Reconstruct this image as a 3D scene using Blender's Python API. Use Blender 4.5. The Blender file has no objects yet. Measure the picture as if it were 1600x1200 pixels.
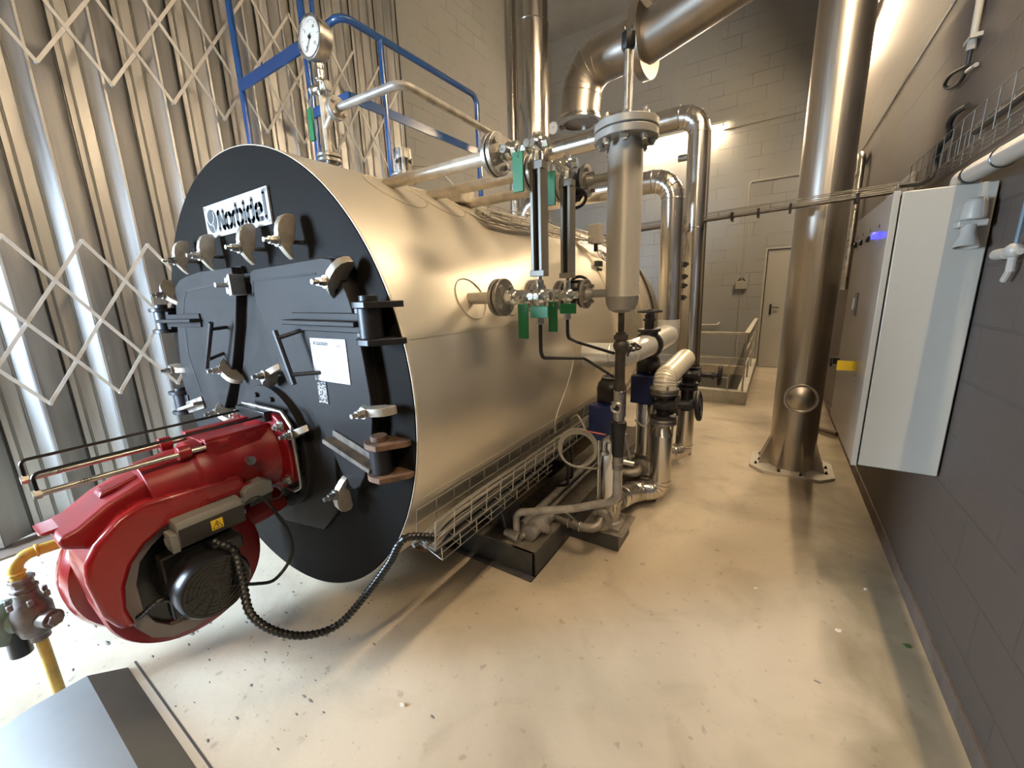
import bpy, math, random
from mathutils import Vector, Matrix
random.seed(7)
C = bpy.context.scene.collection
sc = bpy.context.scene
PI = math.pi

# ------------------------------------------------------------------ camera, light, exposure
cam_d = bpy.data.cameras.new('camera'); cam = bpy.data.objects.new('camera', cam_d); C.objects.link(cam)
cam_d.sensor_fit = 'HORIZONTAL'; cam_d.sensor_width = 36.0
cam_d.lens = 622.29/1600*36.0
cam_d.clip_start = 0.02; cam_d.clip_end = 100
cam.matrix_world = Matrix([[0.839352, -0.090094, 0.53607, 0.0], [0.542562, 0.199421, -0.816001, 0.0], [-0.033387, 0.975764, 0.216266, 1.35], [0.0, 0.0, 0.0, 1.0]])
sc.camera = cam
sc.view_settings.view_transform = 'Standard'; sc.view_settings.look = 'None'
sc.view_settings.exposure = 0.0; sc.view_settings.gamma = 1.0; sc.view_settings.use_curve_mapping = False
w = bpy.data.worlds.new('overcast_sky'); sc.world = w; w.use_nodes = True
wb = w.node_tree.nodes['Background']; wb.inputs[0].default_value = (0.62, 0.80, 1.0, 1); wb.inputs[1].default_value = 150.0
TUBE_POWER = 560.0
TUBE_COLOR = (1.0, 0.765, 0.49)
# daylight enters by an added out-of-view window; a portal marks its opening
pd = bpy.data.lights.new('added_window_portal', 'AREA'); pd.shape = 'RECTANGLE'; pd.size = 0.95; pd.size_y = 1.4
pd.cycles.is_portal = True
po = bpy.data.objects.new('added_window_portal', pd); C.objects.link(po)
po.location = (-3.35, -1.82, 1.50); po.rotation_euler = (PI/2, 0, 0)

# ------------------------------------------------------------------ materials
def mat(name, col, rough=0.5, metal=0.0, var=0.0, vscale=6.0, bump=0.0, bscale=40.0, stretch=None, rvar=0.0, col2=None, emit=None, estr=0, coat=0.0, aniso=0.0, spec=None):
    m = bpy.data.materials.new(name); m.use_nodes = True
    nt = m.node_tree; b = nt.nodes['Principled BSDF']
    b.inputs['Base Color'].default_value = (*col, 1); b.inputs['Roughness'].default_value = rough; b.inputs['Metallic'].default_value = metal
    if coat: b.inputs['Coat Weight'].default_value = coat; b.inputs['Coat Roughness'].default_value = 0.15
    if spec is not None: b.inputs['Specular IOR Level'].default_value = spec
    if emit: b.inputs['Emission Color'].default_value = (*emit, 1); b.inputs['Emission Strength'].default_value = estr
    if var or bump or rvar:
        tc = nt.nodes.new('ShaderNodeTexCoord'); mp = nt.nodes.new('ShaderNodeMapping')
        nt.links.new(tc.outputs['Object'], mp.inputs[0])
        if stretch: mp.inputs['Scale'].default_value = stretch
        n = nt.nodes.new('ShaderNodeTexNoise'); n.inputs['Scale'].default_value = vscale; n.inputs['Detail'].default_value = 5; n.inputs['Roughness'].default_value = 0.6
        nt.links.new(mp.outputs[0], n.inputs['Vector'])
        if var:
            r = nt.nodes.new('ShaderNodeValToRGB')
            c2 = col2 or tuple(c*(1-var) for c in col); c1 = tuple(min(1, c*(1+var*0.35)) for c in col) if not col2 else col
            r.color_ramp.elements[0].position = 0.35; r.color_ramp.elements[0].color = (*c2, 1)
            r.color_ramp.elements[1].position = 0.62; r.color_ramp.elements[1].color = (*c1, 1)
            nt.links.new(n.outputs[0], r.inputs[0]); nt.links.new(r.outputs[0], b.inputs['Base Color'])
        if rvar:
            mr = nt.nodes.new('ShaderNodeMapRange'); mr.inputs[1].default_value = 0.3; mr.inputs[2].default_value = 0.7
            mr.inputs[3].default_value = max(0, rough-rvar); mr.inputs[4].default_value = rough+rvar
            nt.links.new(n.outputs[0], mr.inputs[0]); nt.links.new(mr.outputs[0], b.inputs['Roughness'])
        if bump:
            n2 = nt.nodes.new('ShaderNodeTexNoise'); n2.inputs['Scale'].default_value = bscale; n2.inputs['Detail'].default_value = 4
            nt.links.new(mp.outputs[0], n2.inputs['Vector'])
            bp = nt.nodes.new('ShaderNodeBump'); bp.inputs['Strength'].default_value = 1.0; bp.inputs['Distance'].default_value = bump
            nt.links.new(n2.outputs[0], bp.inputs['Height']); nt.links.new(bp.outputs[0], b.inputs['Normal'])
    return m

def block_mat(name, col, horiz, mortar=0.6, bump=0.006):
    """painted concrete blocks; horiz = the axis the courses run along"""
    m = mat(name, col, rough=0.62, spec=0.35); nt = m.node_tree; b = nt.nodes['Principled BSDF']
    tc = nt.nodes.new('ShaderNodeTexCoord'); sp = nt.nodes.new('ShaderNodeSeparateXYZ'); cb = nt.nodes.new('ShaderNodeCombineXYZ')
    nt.links.new(tc.outputs['Object'], sp.inputs[0])
    nt.links.new(sp.outputs[horiz], cb.inputs[0]); nt.links.new(sp.outputs['Z'], cb.inputs[1])
    br = nt.nodes.new('ShaderNodeTexBrick'); br.inputs['Scale'].default_value = 1.0
    br.inputs['Brick Width'].default_value = 0.4; br.inputs['Row Height'].default_value = 0.2
    br.inputs['Mortar Size'].default_value = 0.004; br.inputs['Mortar Smooth'].default_value = 0.3
    br.inputs['Color1'].default_value = (*col, 1); br.inputs['Color2'].default_value = (*[c*0.93 for c in col], 1)
    n0 = nt.nodes.new('ShaderNodeTexNoise'); n0.inputs['Scale'].default_value = 2.2; n0.inputs['Detail'].default_value = 3
    nt.links.new(tc.outputs['Object'], n0.inputs['Vector'])
    nw = nt.nodes.new('ShaderNodeTexNoise'); nw.inputs['Scale'].default_value = 9; nt.links.new(tc.outputs['Object'], nw.inputs['Vector'])
    va = nt.nodes.new('ShaderNodeVectorMath'); va.operation = 'MULTIPLY_ADD'; va.inputs[1].default_value = (0.006, 0.006, 0)
    nt.links.new(nw.outputs['Color'], va.inputs[0]); nt.links.new(cb.outputs[0], va.inputs[2]); nt.links.new(va.outputs[0], br.inputs['Vector'])
    br.inputs['Mortar'].default_value = (*[c*mortar for c in col], 1)
    # paint fills the joints in patches
    mr = nt.nodes.new('ShaderNodeMapRange'); mr.inputs[1].default_value = 0.42; mr.inputs[2].default_value = 0.62
    nt.links.new(n0.outputs[0], mr.inputs[0])
    mx = nt.nodes.new('ShaderNodeMix'); mx.data_type = 'RGBA'; nt.links.new(mr.outputs[0], mx.inputs[0])
    mx.inputs[6].default_value = (*[c*0.98 for c in col], 1); nt.links.new(br.outputs['Color'], mx.inputs[7]); nt.links.new(mx.outputs[2], b.inputs['Base Color'])
    ml = nt.nodes.new('ShaderNodeMath'); ml.operation = 'MULTIPLY'; nt.links.new(br.outputs['Fac'], ml.inputs[0]); nt.links.new(mr.outputs[0], ml.inputs[1])
    n3 = nt.nodes.new('ShaderNodeTexNoise'); n3.inputs['Scale'].default_value = 55; nt.links.new(tc.outputs['Object'], n3.inputs['Vector'])
    m3 = nt.nodes.new('ShaderNodeMath'); m3.operation = 'MULTIPLY_ADD'; m3.inputs[1].default_value = 0.25; nt.links.new(n3.outputs[0], m3.inputs[0])
    sb = nt.nodes.new('ShaderNodeMath'); sb.operation = 'MULTIPLY'; sb.inputs[1].default_value = -1; nt.links.new(ml.outputs[0], sb.inputs[0]); nt.links.new(sb.outputs[0], m3.inputs[2])
    bp = nt.nodes.new('ShaderNodeBump'); bp.inputs['Distance'].default_value = bump; bp.inputs['Strength'].default_value = 1
    nt.links.new(m3.outputs[0], bp.inputs['Height']); nt.links.new(bp.outputs[0], b.inputs['Normal'])
    return m

def floor_mat():
    m = mat('worn_screed', (0.45, 0.42, 0.37), rough=0.5); nt = m.node_tree; b = nt.nodes['Principled BSDF']
    tc = nt.nodes.new('ShaderNodeTexCoord')
    def noise(s, d=5, st=None, dist=0):
        n = nt.nodes.new('ShaderNodeTexNoise'); n.inputs['Scale'].default_value = s; n.inputs['Detail'].default_value = d; n.inputs['Distortion'].default_value = dist
        if st:
            mp = nt.nodes.new('ShaderNodeMapping'); mp.inputs['Scale'].default_value = st; nt.links.new(tc.outputs['Object'], mp.inputs[0]); nt.links.new(mp.outputs[0], n.inputs['Vector'])
        else: nt.links.new(tc.outputs['Object'], n.inputs['Vector'])
        return n
    def ramp(n, p0, c0, p1, c1):
        r = nt.nodes.new('ShaderNodeValToRGB'); e = r.color_ramp.elements
        e[0].position = p0; e[0].color = (*c0, 1); e[1].position = p1; e[1].color = (*c1, 1); nt.links.new(n.outputs[0], r.inputs[0]); return r
    a = ramp(noise(0.9, 4, None, 0.6), 0.38, (0.37, 0.315, 0.235), 0.60, (0.54, 0.465, 0.355))
    s = ramp(noise(3.0, 8, (1, 1, 1), 1.2), 0.30, (0.70, 0.68, 0.64), 0.48, (1, 1, 1))
    k = ramp(noise(26, 3), 0.27, (0.55, 0.53, 0.50), 0.36, (1, 1, 1))
    def mul(x, y, f=1.0):
        mx = nt.nodes.new('ShaderNodeMix'); mx.data_type = 'RGBA'; mx.blend_type = 'MULTIPLY'; mx.inputs[0].default_value = f
        nt.links.new(x, mx.inputs[6]); nt.links.new(y, mx.inputs[7]); return mx.outputs[2]
    o = mul(a.outputs[0], s.outputs[0], 0.55); o = mul(o, k.outputs[0], 0.6)
    # damp grime band along the side wall and a dust patch round the pumps
    sx_ = nt.nodes.new('ShaderNodeSeparateXYZ'); nt.links.new(tc.outputs['Object'], sx_.inputs[0])
    nb = noise(2.6, 6, None, 0.8); ad = nt.nodes.new('ShaderNodeMath'); ad.operation = 'MULTIPLY_ADD'; ad.inputs[1].default_value = 0.75
    nt.links.new(nb.outputs[0], ad.inputs[0]); nt.links.new(sx_.outputs[0], ad.inputs[2])
    gr = nt.nodes.new('ShaderNodeValToRGB'); ge = gr.color_ramp.elements; ge[0].position = 0.58; ge[0].color = (1, 1, 1, 1); ge[1].position = 0.80; ge[1].color = (0.60, 0.60, 0.55, 1)
    g3 = ge.new(0.97); g3.color = (0.82, 0.80, 0.74, 1)
    nt.links.new(ad.outputs[0], gr.inputs[0]); o = mul(o, gr.outputs[0], 1.0)
    nt.links.new(o, b.inputs['Base Color'])
    rr = nt.nodes.new('ShaderNodeMapRange'); rr.inputs[3].default_value = 0.38; rr.inputs[4].default_value = 0.62
    nt.links.new(noise(2.2, 4).outputs[0], rr.inputs[0]); nt.links.new(rr.outputs[0], b.inputs['Roughness'])
    bp = nt.nodes.new('ShaderNodeBump'); bp.inputs['Distance'].default_value = 0.004; bp.inputs['Strength'].default_value = 0.6
    nt.links.new(noise(14, 6).outputs[0], bp.inputs['Height']); nt.links.new(bp.outputs[0], b.inputs['Normal'])
    return m

FLOOR = floor_mat()
WALLX = block_mat('painted_block_far', (0.31, 0.31, 0.30), 'X')
WALLY = block_mat('painted_block_side', (0.29, 0.29, 0.285), 'Y')
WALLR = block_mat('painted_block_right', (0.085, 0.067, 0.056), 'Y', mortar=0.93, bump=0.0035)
CEIL = mat('ceiling_concrete', (0.33, 0.33, 0.325), 0.8, var=0.15, vscale=1.5)
GALV = mat('galvanised_sheet', (0.40, 0.40, 0.395), 0.46, 1.0, var=0.14, vscale=3, stretch=(6, 6, 0.5), rvar=0.10)
GALVBAR = mat('galvanised_bar', (0.52, 0.51, 0.49), 0.5, 0.3, var=0.15)
ZINC = mat('zinc_wire', (0.58, 0.55, 0.48), 0.38, 0.9)
SHELL = mat('boiler_cladding', (0.86, 0.80, 0.69), 0.40, 0.82, var=0.06, vscale=1.4, bump=0.004, bscale=2.2, stretch=(1, 0.9, 1), rvar=0.07)
SHELLTRIM = mat('cladding_trim', (0.62, 0.56, 0.46), 0.5, 0.3)
CHAR = mat('charcoal_paint', (0.0100, 0.0090, 0.0080), 0.55, 0.0, spec=0.04, var=0.25, vscale=3.0, rvar=0.08)
CHAR2 = mat('charcoal_door_paint', (0.022, 0.021, 0.021), 0.50, 0.0, spec=0.12, var=0.22, vscale=5.0, rvar=0.08)
BLACK = mat('black_paint', (0.006, 0.006, 0.006), 0.3)
CLAMP = mat('clamp_steel', (0.58, 0.53, 0.45), 0.42, 0.75, var=0.25, vscale=20)
PAPER = mat('label_paper', (0.50, 0.51, 0.52), 0.5)
BLKMET = mat('black_cast_iron', (0.022, 0.022, 0.026), 0.42, 0.3, var=0.3, vscale=30)
RUBBER = mat('black_rubber', (0.012, 0.012, 0.012), 0.55)
CORR = mat('black_corrugated_plastic', (0.007, 0.007, 0.007), 0.35)
STEEL = mat('bare_steel', (0.52, 0.50, 0.46), 0.34, 1.0, var=0.25, vscale=25, rvar=0.1)
STEELD = mat('dull_steel', (0.33, 0.30, 0.265), 0.5, 0.8, var=0.35, vscale=18, rvar=0.12)
CHROME = mat('bright_zinc_fitting', (0.78, 0.78, 0.74), 0.2, 1.0, bump=0.001, bscale=60)
STAIN = mat('stainless_jacket', (0.70, 0.67, 0.62), 0.22, 1.0, var=0.06, vscale=3, stretch=(14, 14, 1), rvar=0.06)
STACK = mat('brushed_stack_steel', (0.50, 0.465, 0.415), 0.35, 1.0, var=0.06, vscale=5, stretch=(22, 22, 0.6), rvar=0.06)
DUCT = mat('dull_duct_steel', (0.46, 0.43, 0.39), 0.38, 1.0, var=0.12, vscale=4)
GREYP = mat('grey_enamel', (0.34, 0.33, 0.30), 0.36, 0.25, var=0.10, vscale=8)
PIPEP = mat('primed_pipe', (0.55, 0.50, 0.41), 0.40, 0.35, var=0.22, vscale=20)
PIPEG = mat('grey_pipe_paint', (0.36, 0.34, 0.31), 0.42, 0.3, var=0.3, vscale=16)
RUST = mat('rusty_steel', (0.20, 0.115, 0.07), 0.7, 0.3, var=0.5, vscale=22, col2=(0.09, 0.06, 0.045), bump=0.001, bscale=90)
FLG = mat('flange_steel', (0.42, 0.40, 0.36), 0.36, 0.9, var=0.25, vscale=25)
RED = mat('red_enamel', (0.25, 0.008, 0.009), 0.24, 0.0, var=0.15, vscale=4, coat=0.5, rvar=0.06)
REDC = mat('red_cast_paint', (0.22, 0.006, 0.008), 0.36, 0.0, var=0.2, vscale=10)
GREYPL = mat('grey_plastic', (0.20, 0.195, 0.18), 0.5)
DKPL = mat('dark_plastic', (0.028, 0.027, 0.026), 0.5)
YELLOW = mat('yellow_gas_paint', (0.55, 0.35, 0.06), 0.42, 0, var=0.35, vscale=14)
YEL = mat('yellow_label', (0.85, 0.60, 0.03), 0.45)
TEAL = mat('regulator_green', (0.26, 0.34, 0.30), 0.35, 0.2, var=0.2, vscale=12)
REGM = mat('regulator_metal', (0.20, 0.17, 0.155), 0.45, 0.6, var=0.35, vscale=22)
BLUE = mat('blue_rail_paint', (0.012, 0.060, 0.20), 0.26, 0, coat=0.5)
PUMPB = mat('pump_blue', (0.006, 0.013, 0.080), 0.36, 0, var=0.2, vscale=10)
GREEN = mat('green_grip', (0.003, 0.125, 0.040), 0.42)
WHITE = mat('white_plate', (0.78, 0.79, 0.78), 0.4)
SIGN = mat('brushed_sign_plate', (0.36, 0.365, 0.36), 0.5, 0.1)
INK = mat('black_ink', (0.012, 0.012, 0.014), 0.5)
INKG = mat('grey_ink', (0.25, 0.25, 0.26), 0.6)
DIAL = mat('dial_white', (0.80, 0.79, 0.74), 0.4)
CAB = mat('cabinet_light_grey', (0.36, 0.335, 0.285), 0.36, 0, var=0.04, vscale=2)
CABF = mat('cabinet_door_grey', (0.30, 0.275, 0.25), 0.30, 0, var=0.05, vscale=3)
BEIGE = mat('beige_insulation_jacket', (0.70, 0.66, 0.57), 0.35, 0.25, var=0.06, vscale=10, bump=0.003, bscale=9)
FOIL = mat('quilted_foil', (0.80, 0.79, 0.76), 0.30, 0.55, bump=0.006, bscale=16)
CONC = mat('curb_concrete', (0.42, 0.40, 0.34), 0.7, 0, var=0.2, vscale=9)
DUCTP = mat('trench_cover_paint', (0.17, 0.175, 0.175), 0.5, 0, var=0.08, vscale=5)
FRAME = mat('frame_grey_paint', (0.060, 0.062, 0.066), 0.42, 0, var=0.35, vscale=9)
DUSTY = mat('dusty_frame_top', (0.12, 0.105, 0.085), 0.75, 0, var=0.35, vscale=20)
PVC = mat('grey_pvc', (0.33, 0.31, 0.275), 0.38)
DOORG = mat('door_grey', (0.40, 0.385, 0.345), 0.45)
BLUEL = mat('blue_lamp', (0.0, 0.0, 0.6), 0.3, emit=(0.02, 0.02, 1.0), estr=9.0)
TUBE = mat('lit_tube', (1, 1, 1), 0.4, emit=TUBE_COLOR, estr=TUBE_POWER)
LAMPW = mat('lamp_housing', (0.60, 0.57, 0.50), 0.45)
GLASSD = mat('gauge_glass_dark', (0.018, 0.015, 0.012), 0.08)
SOOT = mat('seal_rope_black', (0.006, 0.006, 0.006), 0.8)
CABLE = mat('grey_cable', (0.30, 0.28, 0.24), 0.45)
LEAF = mat('green_leaf', (0.05, 0.10, 0.02), 0.5)
CHIP = mat('white_chip', (0.62, 0.58, 0.50), 0.6)
DIRT = mat('dirt_flake', (0.16, 0.145, 0.13), 0.8)
WIREDK = mat('dull_wire', (0.17, 0.16, 0.14), 0.5, 0.7)
DUSTYC = mat('dusty_cable', (0.17, 0.155, 0.135), 0.6)
GCOL = mat('gauge_column_grey', (0.17, 0.165, 0.145), 0.4, 0.4)
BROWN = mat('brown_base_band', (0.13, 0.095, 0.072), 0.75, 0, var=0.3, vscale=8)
PIT = mat('pit_concrete', (0.20, 0.19, 0.17), 0.8)
JOINT = mat('floor_joint', (0.06, 0.055, 0.05), 0.9)

# ------------------------------------------------------------------ mesh collector
def V(*a): return Vector(a[0] if len(a) == 1 else a)
def frame_of(d):
    d = Vector(d).normalized(); a = Vector((0, 0, 1)) if abs(d.z) < 0.9 else Vector((1, 0, 0))
    u = a.cross(d).normalized(); return u, d.cross(u).normalized(), d
def bend(pts, R=0.05, n=6):
    """round the corners of a polyline"""
    P = [Vector(p) for p in pts]; out = [P[0]]
    for i in range(1, len(P)-1):
        a, b, c = P[i-1], P[i], P[i+1]; u = (a-b); v = (c-b); lu, lv = u.length, v.length; u.normalize(); v.normalize()
        ang = u.angle(v, PI)
        if ang > PI-0.03: out.append(b); continue
        t = min(R/math.tan(ang/2), lu*0.49, lv*0.49); r = t*math.tan(ang/2)
        p0, p1 = b+u*t, b+v*t; ctr = b+(u+v).normalized()*(r/math.sin(ang/2))
        a0 = p0-ctr; a1 = p1-ctr; tot = a0.angle(a1)
        ax = a0.cross(a1).normalized()
        for k in range(n+1): out.append(ctr + Matrix.Rotation(tot*k/n, 3, ax) @ a0)
    out.append(P[-1]); return out
class M:
    def __init__(s): s.v = []; s.f = []
    def add(s, vs, fs):
        o = len(s.v); s.v += [Vector(p) for p in vs]; s.f += [tuple(i+o for i in f) for f in fs]; return s
    def merge(s, m, T=None):
        return s.add([T @ p for p in m.v] if T else m.v, m.f)
    def box(s, a, b, T=None):
        x0, y0, z0 = [min(p, q) for p, q in zip(a, b)]; x1, y1, z1 = [max(p, q) for p, q in zip(a, b)]
        vs = [Vector(p) for p in ((x0,y0,z0),(x1,y0,z0),(x1,y1,z0),(x0,y1,z0),(x0,y0,z1),(x1,y0,z1),(x1,y1,z1),(x0,y1,z1))]
        if T: vs = [T @ p for p in vs]
        return s.add(vs, [(0,3,2,1),(4,5,6,7),(0,1,5,4),(1,2,6,5),(2,3,7,6),(3,0,4,7)])
    def bar(s, p0, p1, w, h, up=(0, 0, 1)):
        """rectangular bar from p0 to p1, w across, h along up"""
        p0, p1 = Vector(p0), Vector(p1); d = (p1-p0).normalized(); up = Vector(up); u = up.cross(d)
        if u.length < 1e-4: u = Vector((1, 0, 0))
        u.normalize(); t = d.cross(u).normalized(); vs = []
        for p in (p0, p1):
            for a, b in ((-1,-1),(1,-1),(1,1),(-1,1)): vs.append(p + u*(a*w/2) + t*(b*h/2))
        return s.add(vs, [(0,3,2,1),(4,5,6,7),(0,1,5,4),(1,2,6,5),(2,3,7,6),(3,0,4,7)])
    def cyl(s, p0, p1, r0, r1=None, n=24, caps=True):
        r1 = r0 if r1 is None else r1; p0, p1 = Vector(p0), Vector(p1); u, t, d = frame_of(p1-p0)
        vs = [p + (u*math.cos(2*PI*k/n) + t*math.sin(2*PI*k/n))*r for p, r in ((p0, r0), (p1, r1)) for k in range(n)]
        fs = [(k, (k+1) % n, n+(k+1) % n, n+k) for k in range(n)]
        if caps: fs += [tuple(range(n-1, -1, -1)), tuple(range(n, 2*n))]
        return s.add(vs, fs)
    def lathe(s, c, d, prof, n=32):
        """prof = [(distance along d, radius)]; radius 0 closes the end"""
        c = Vector(c); u, t, d = frame_of(d); vs = []; fs = []; rings = []
        for h, r in prof:
            if r <= 1e-6: rings.append([len(vs)]); vs.append(c+d*h)
            else:
                rings.append(list(range(len(vs), len(vs)+n)))
                vs += [c + d*h + (u*math.cos(2*PI*k/n)+t*math.sin(2*PI*k/n))*r for k in range(n)]
        for A, B in zip(rings, rings[1:]):
            if len(A) == 1 and len(B) == 1: continue
            for k in range(n):
                j = (k+1) % n
                if len(A) == 1: fs.append((A[0], B[j], B[k]))
                elif len(B) == 1: fs.append((A[k], A[j], B[0]))
                else: fs.append((A[k], A[j], B[j], B[k]))
        if len(rings[0]) > 1: fs.append(tuple(reversed(rings[0])))
        if len(rings[-1]) > 1: fs.append(tuple(rings[-1]))
        return s.add(vs, fs)
    def tube(s, pts, r, n=12, closed=False, rf=None):
        P = [Vector(p) for p in pts]; N = len(P); vs = []; fs = []
        tg = []
        for i in range(N):
            a = P[(i-1) % N] if (closed or i > 0) else P[i]; b = P[(i+1) % N] if (closed or i < N-1) else P[i]
            tg.append((b-a).normalized())
        u, t, d = frame_of(tg[0])
        for i in range(N):
            if i:
                q = tg[i-1].rotation_difference(tg[i]); u = q @ u; u = (u - tg[i]*u.dot(tg[i])).normalized()
            t = tg[i].cross(u); rr = rf(i/(N-1)) if rf else r
            vs += [P[i] + (u*math.cos(2*PI*k/n)+t*math.sin(2*PI*k/n))*rr for k in range(n)]
        for i in range(N if closed else N-1):
            j = (i+1) % N
            for k in range(n): fs.append((i*n+k, i*n+(k+1) % n, j*n+(k+1) % n, j*n+k))
        if not closed: fs += [tuple(range(n-1, -1, -1)), tuple(range((N-1)*n, N*n))]
        return s.add(vs, fs)
    def torus(s, c, d, R, r, n=32, m=8):
        u, t, d = frame_of(d); c = Vector(c)
        return s.tube([c + (u*math.cos(2*PI*k/n)+t*math.sin(2*PI*k/n))*R for k in range(n)], r, m, closed=True)
    def sphere(s, c, r, n=16, sc_=(1, 1, 1)):
        m = M().lathe((0, 0, 0), (0, 0, 1), [(-r, 0)] + [(-r*math.cos(PI*k/(n//2)), r*math.sin(PI*k/(n//2))) for k in range(1, n//2)] + [(r, 0)], n)
        return s.add([Vector((p.x*sc_[0], p.y*sc_[1], p.z*sc_[2])) + Vector(c) for p in m.v], m.f)
    def prism(s, poly, axis, a, b):
        """poly in the two other axes (in xyz order), pulled along axis from a to b"""
        def P(q, h):
            return {'x': Vector((h, q[0], q[1])), 'y': Vector((q[0], h, q[1])), 'z': Vector((q[0], q[1], h))}[axis]
        n = len(poly); vs = [P(q, a) for q in poly] + [P(q, b) for q in poly]
        fs = [(k, (k+1) % n, n+(k+1) % n, n+k) for k in range(n)] + [tuple(range(n-1, -1, -1)), tuple(range(n, 2*n))]
        return s.add(vs, fs)
    def ringplate(s, c, d, r0, r1, h, n=40):
        """flat ring: inner r0, outer r1, thickness h along d"""
        u, t, d = frame_of(d); c = Vector(c); vs = []
        for hh, r in ((0, r0), (0, r1), (h, r1), (h, r0)):
            vs += [c + d*hh + (u*math.cos(2*PI*k/n)+t*math.sin(2*PI*k/n))*r for k in range(n)]
        fs = [(a*n+k, a*n+(k+1) % n, ((a+1) % 4)*n+(k+1) % n, ((a+1) % 4)*n+k) for a in range(4) for k in range(n)]
        return s.add(vs, fs)
    def hexnut(s, c, d, r, h): return s.cyl(Vector(c), Vector(c)+Vector(d).normalized()*h, r, n=6)
    def bolts(s, c, d, R, n, r, h, ph=0.0):
        u, t, d = frame_of(d); c = Vector(c)
        for k in range(n):
            a = 2*PI*k/n+ph; p = c + (u*math.cos(a)+t*math.sin(a))*R
            s.cyl(p, p+d*h, r, n=6)
        return s
ROOTLOC = {}
def build(name, m, material, root=None, bevel=0.0, segs=2, smooth=35):
    me = bpy.data.meshes.new(name); off = Vector((0, 0, 0)); r = root
    while r is not None and r.name not in ROOTLOC: r = r.parent
    if r is not None: off = ROOTLOC[r.name]
    me.from_pydata([tuple(p-off) for p in m.v], [], m.f)
    me.validate(); me.polygons.foreach_set('use_smooth', [True]*len(me.polygons))
    me.set_sharp_from_angle(angle=math.radians(smooth))
    me.materials.append(material)
    o = bpy.data.objects.new(name, me); C.objects.link(o)
    if root is not None: o.parent = root
    if bevel:
        b = o.modifiers.new('bevel', 'BEVEL'); b.width = bevel; b.segments = segs; b.limit_method = 'ANGLE'; b.angle_limit = math.radians(40)
    import bmesh
    bm = bmesh.new(); bm.from_mesh(me); bmesh.ops.recalc_face_normals(bm, faces=bm.faces); bm.to_mesh(me); bm.free()
    return o
def thing(name, label, cat, loc=(0, 0, 0), group=None):
    o = bpy.data.objects.new(name, None); C.objects.link(o); o.location = loc; o.empty_display_size = 0.05
    o['label'] = label; o['category'] = cat
    if group: o['group'] = group
    ROOTLOC[o.name] = Vector(loc); return o
def single(name, m, material, label, cat, group=None, loc=None, **k):
    loc = Vector(loc) if loc is not None else sum(m.v, Vector())/len(m.v)
    for i in range(len(m.v)): m.v[i] = m.v[i]-loc
    o = build(name, m, material, None, **k); o.location = loc
    o['label'] = label; o['category'] = cat
    if group: o['group'] = group
    return o
def struct(name, m, material, root=None, **k):
    o = build(name, m, material, root, **k)
    if root is None: o['kind'] = 'structure'
    return o
def lab(o, t): o['label'] = t; return o
def text_mesh(s, size, origin, xd, zd, root, name, material, ext=0.0006, align='LEFT'):
    c = bpy.data.curves.new('t', 'FONT'); c.body = s; c.size = size; c.extrude = ext; c.align_x = align
    t = bpy.data.objects.new('t', c); me = bpy.data.meshes.new_from_object(t)
    xd = Vector(xd).normalized(); zd = Vector(zd).normalized(); nd = xd.cross(zd)
    m = M(); m.v = [Vector(origin)+xd*p.co.x+zd*p.co.y+nd*p.co.z for p in me.vertices]; m.f = [tuple(p.vertices) for p in me.polygons]
    bpy.data.objects.remove(t); bpy.data.meshes.remove(me); bpy.data.curves.remove(c)
    return build(name, m, material, root)
def handwheel(c, d, R, r=0.008, spokes=3, hub=0.014):
    m = M().torus(c, d, R, r, 28, 8); u, t, dd = frame_of(d); c = Vector(c)
    for k in range(spokes):
        a = 2*PI*k/spokes+0.5; m.cyl(c, c+(u*math.cos(a)+t*math.sin(a))*R, r*0.8, n=8)
    m.cyl(c-dd*hub*0.8, c+dd*hub*0.8, hub, n=12); return m

# ================================================================== the room
XR, XL, YN, YF, ZC = 0.595, -4.15, -4.6, 8.05, 6.12
HX0, HX1, HY0, HY1 = -3.2, -0.29, 5.36, 7.95            # stairwell pit
m = M()
m.box((-9, -12, -0.1), (-2.65, -1.85, -0.02))            # ground outside the added window
struct('ground_outside', m, mat('outside_concrete', (0.45, 0.45, 0.44), 0.8))
m = M(); m.box((XL-0.15, -1.82, -0.15), (XR, HY0, 0)); m.box((-2.6, YN, -0.15), (XR, -1.82, 0)); m.box((XL-0.15, HY0, -0.15), (HX0, YF, 0)); m.box((HX1, HY0, -0.15), (XR, YF+.2, 0)); m.box((HX0, HY1, -0.15), (HX1, YF, 0))
FL = struct('floor', m, FLOOR)
m = M(); m.box((-1.98, 0.252, -0.003), (XR, 0.258, 0.0012))
struct('trim_1', m, JOINT)
m = M(); m.box((HX0, HY0, -1.6), (HX1, HY1, -1.5)); m.box((HX0-0.1, HY0-0.1, -1.6), (HX0, HY1+0.1, -0.15)); m.box((HX0, HY1, -1.6), (HX1, HY1+0.08, -0.15)); m.box((HX0, HY0-0.1, -1.6), (HX1, HY0, -0.15)); m.box((HX1, HY0, -1.6), (HX1+0.1, HY1, -0.15))
struct('floor_pit', m, PIT)
m = M(); m.box((XL-0.3, YN, ZC), (XR+0.3, YF+0.3, ZC+0.1)); struct('ceiling', m, CEIL)
DX0, DX1, DZ = -0.176, 0.50, 1.95
m = M(); m.box((XL-0.15, YF, -0.02), (DX0, YF+0.12, ZC)); m.box((DX1, YF, -0.02), (XR+0.1, YF+0.12, ZC)); m.box((DX0, YF, DZ), (DX1, YF+0.12, ZC))
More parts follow.
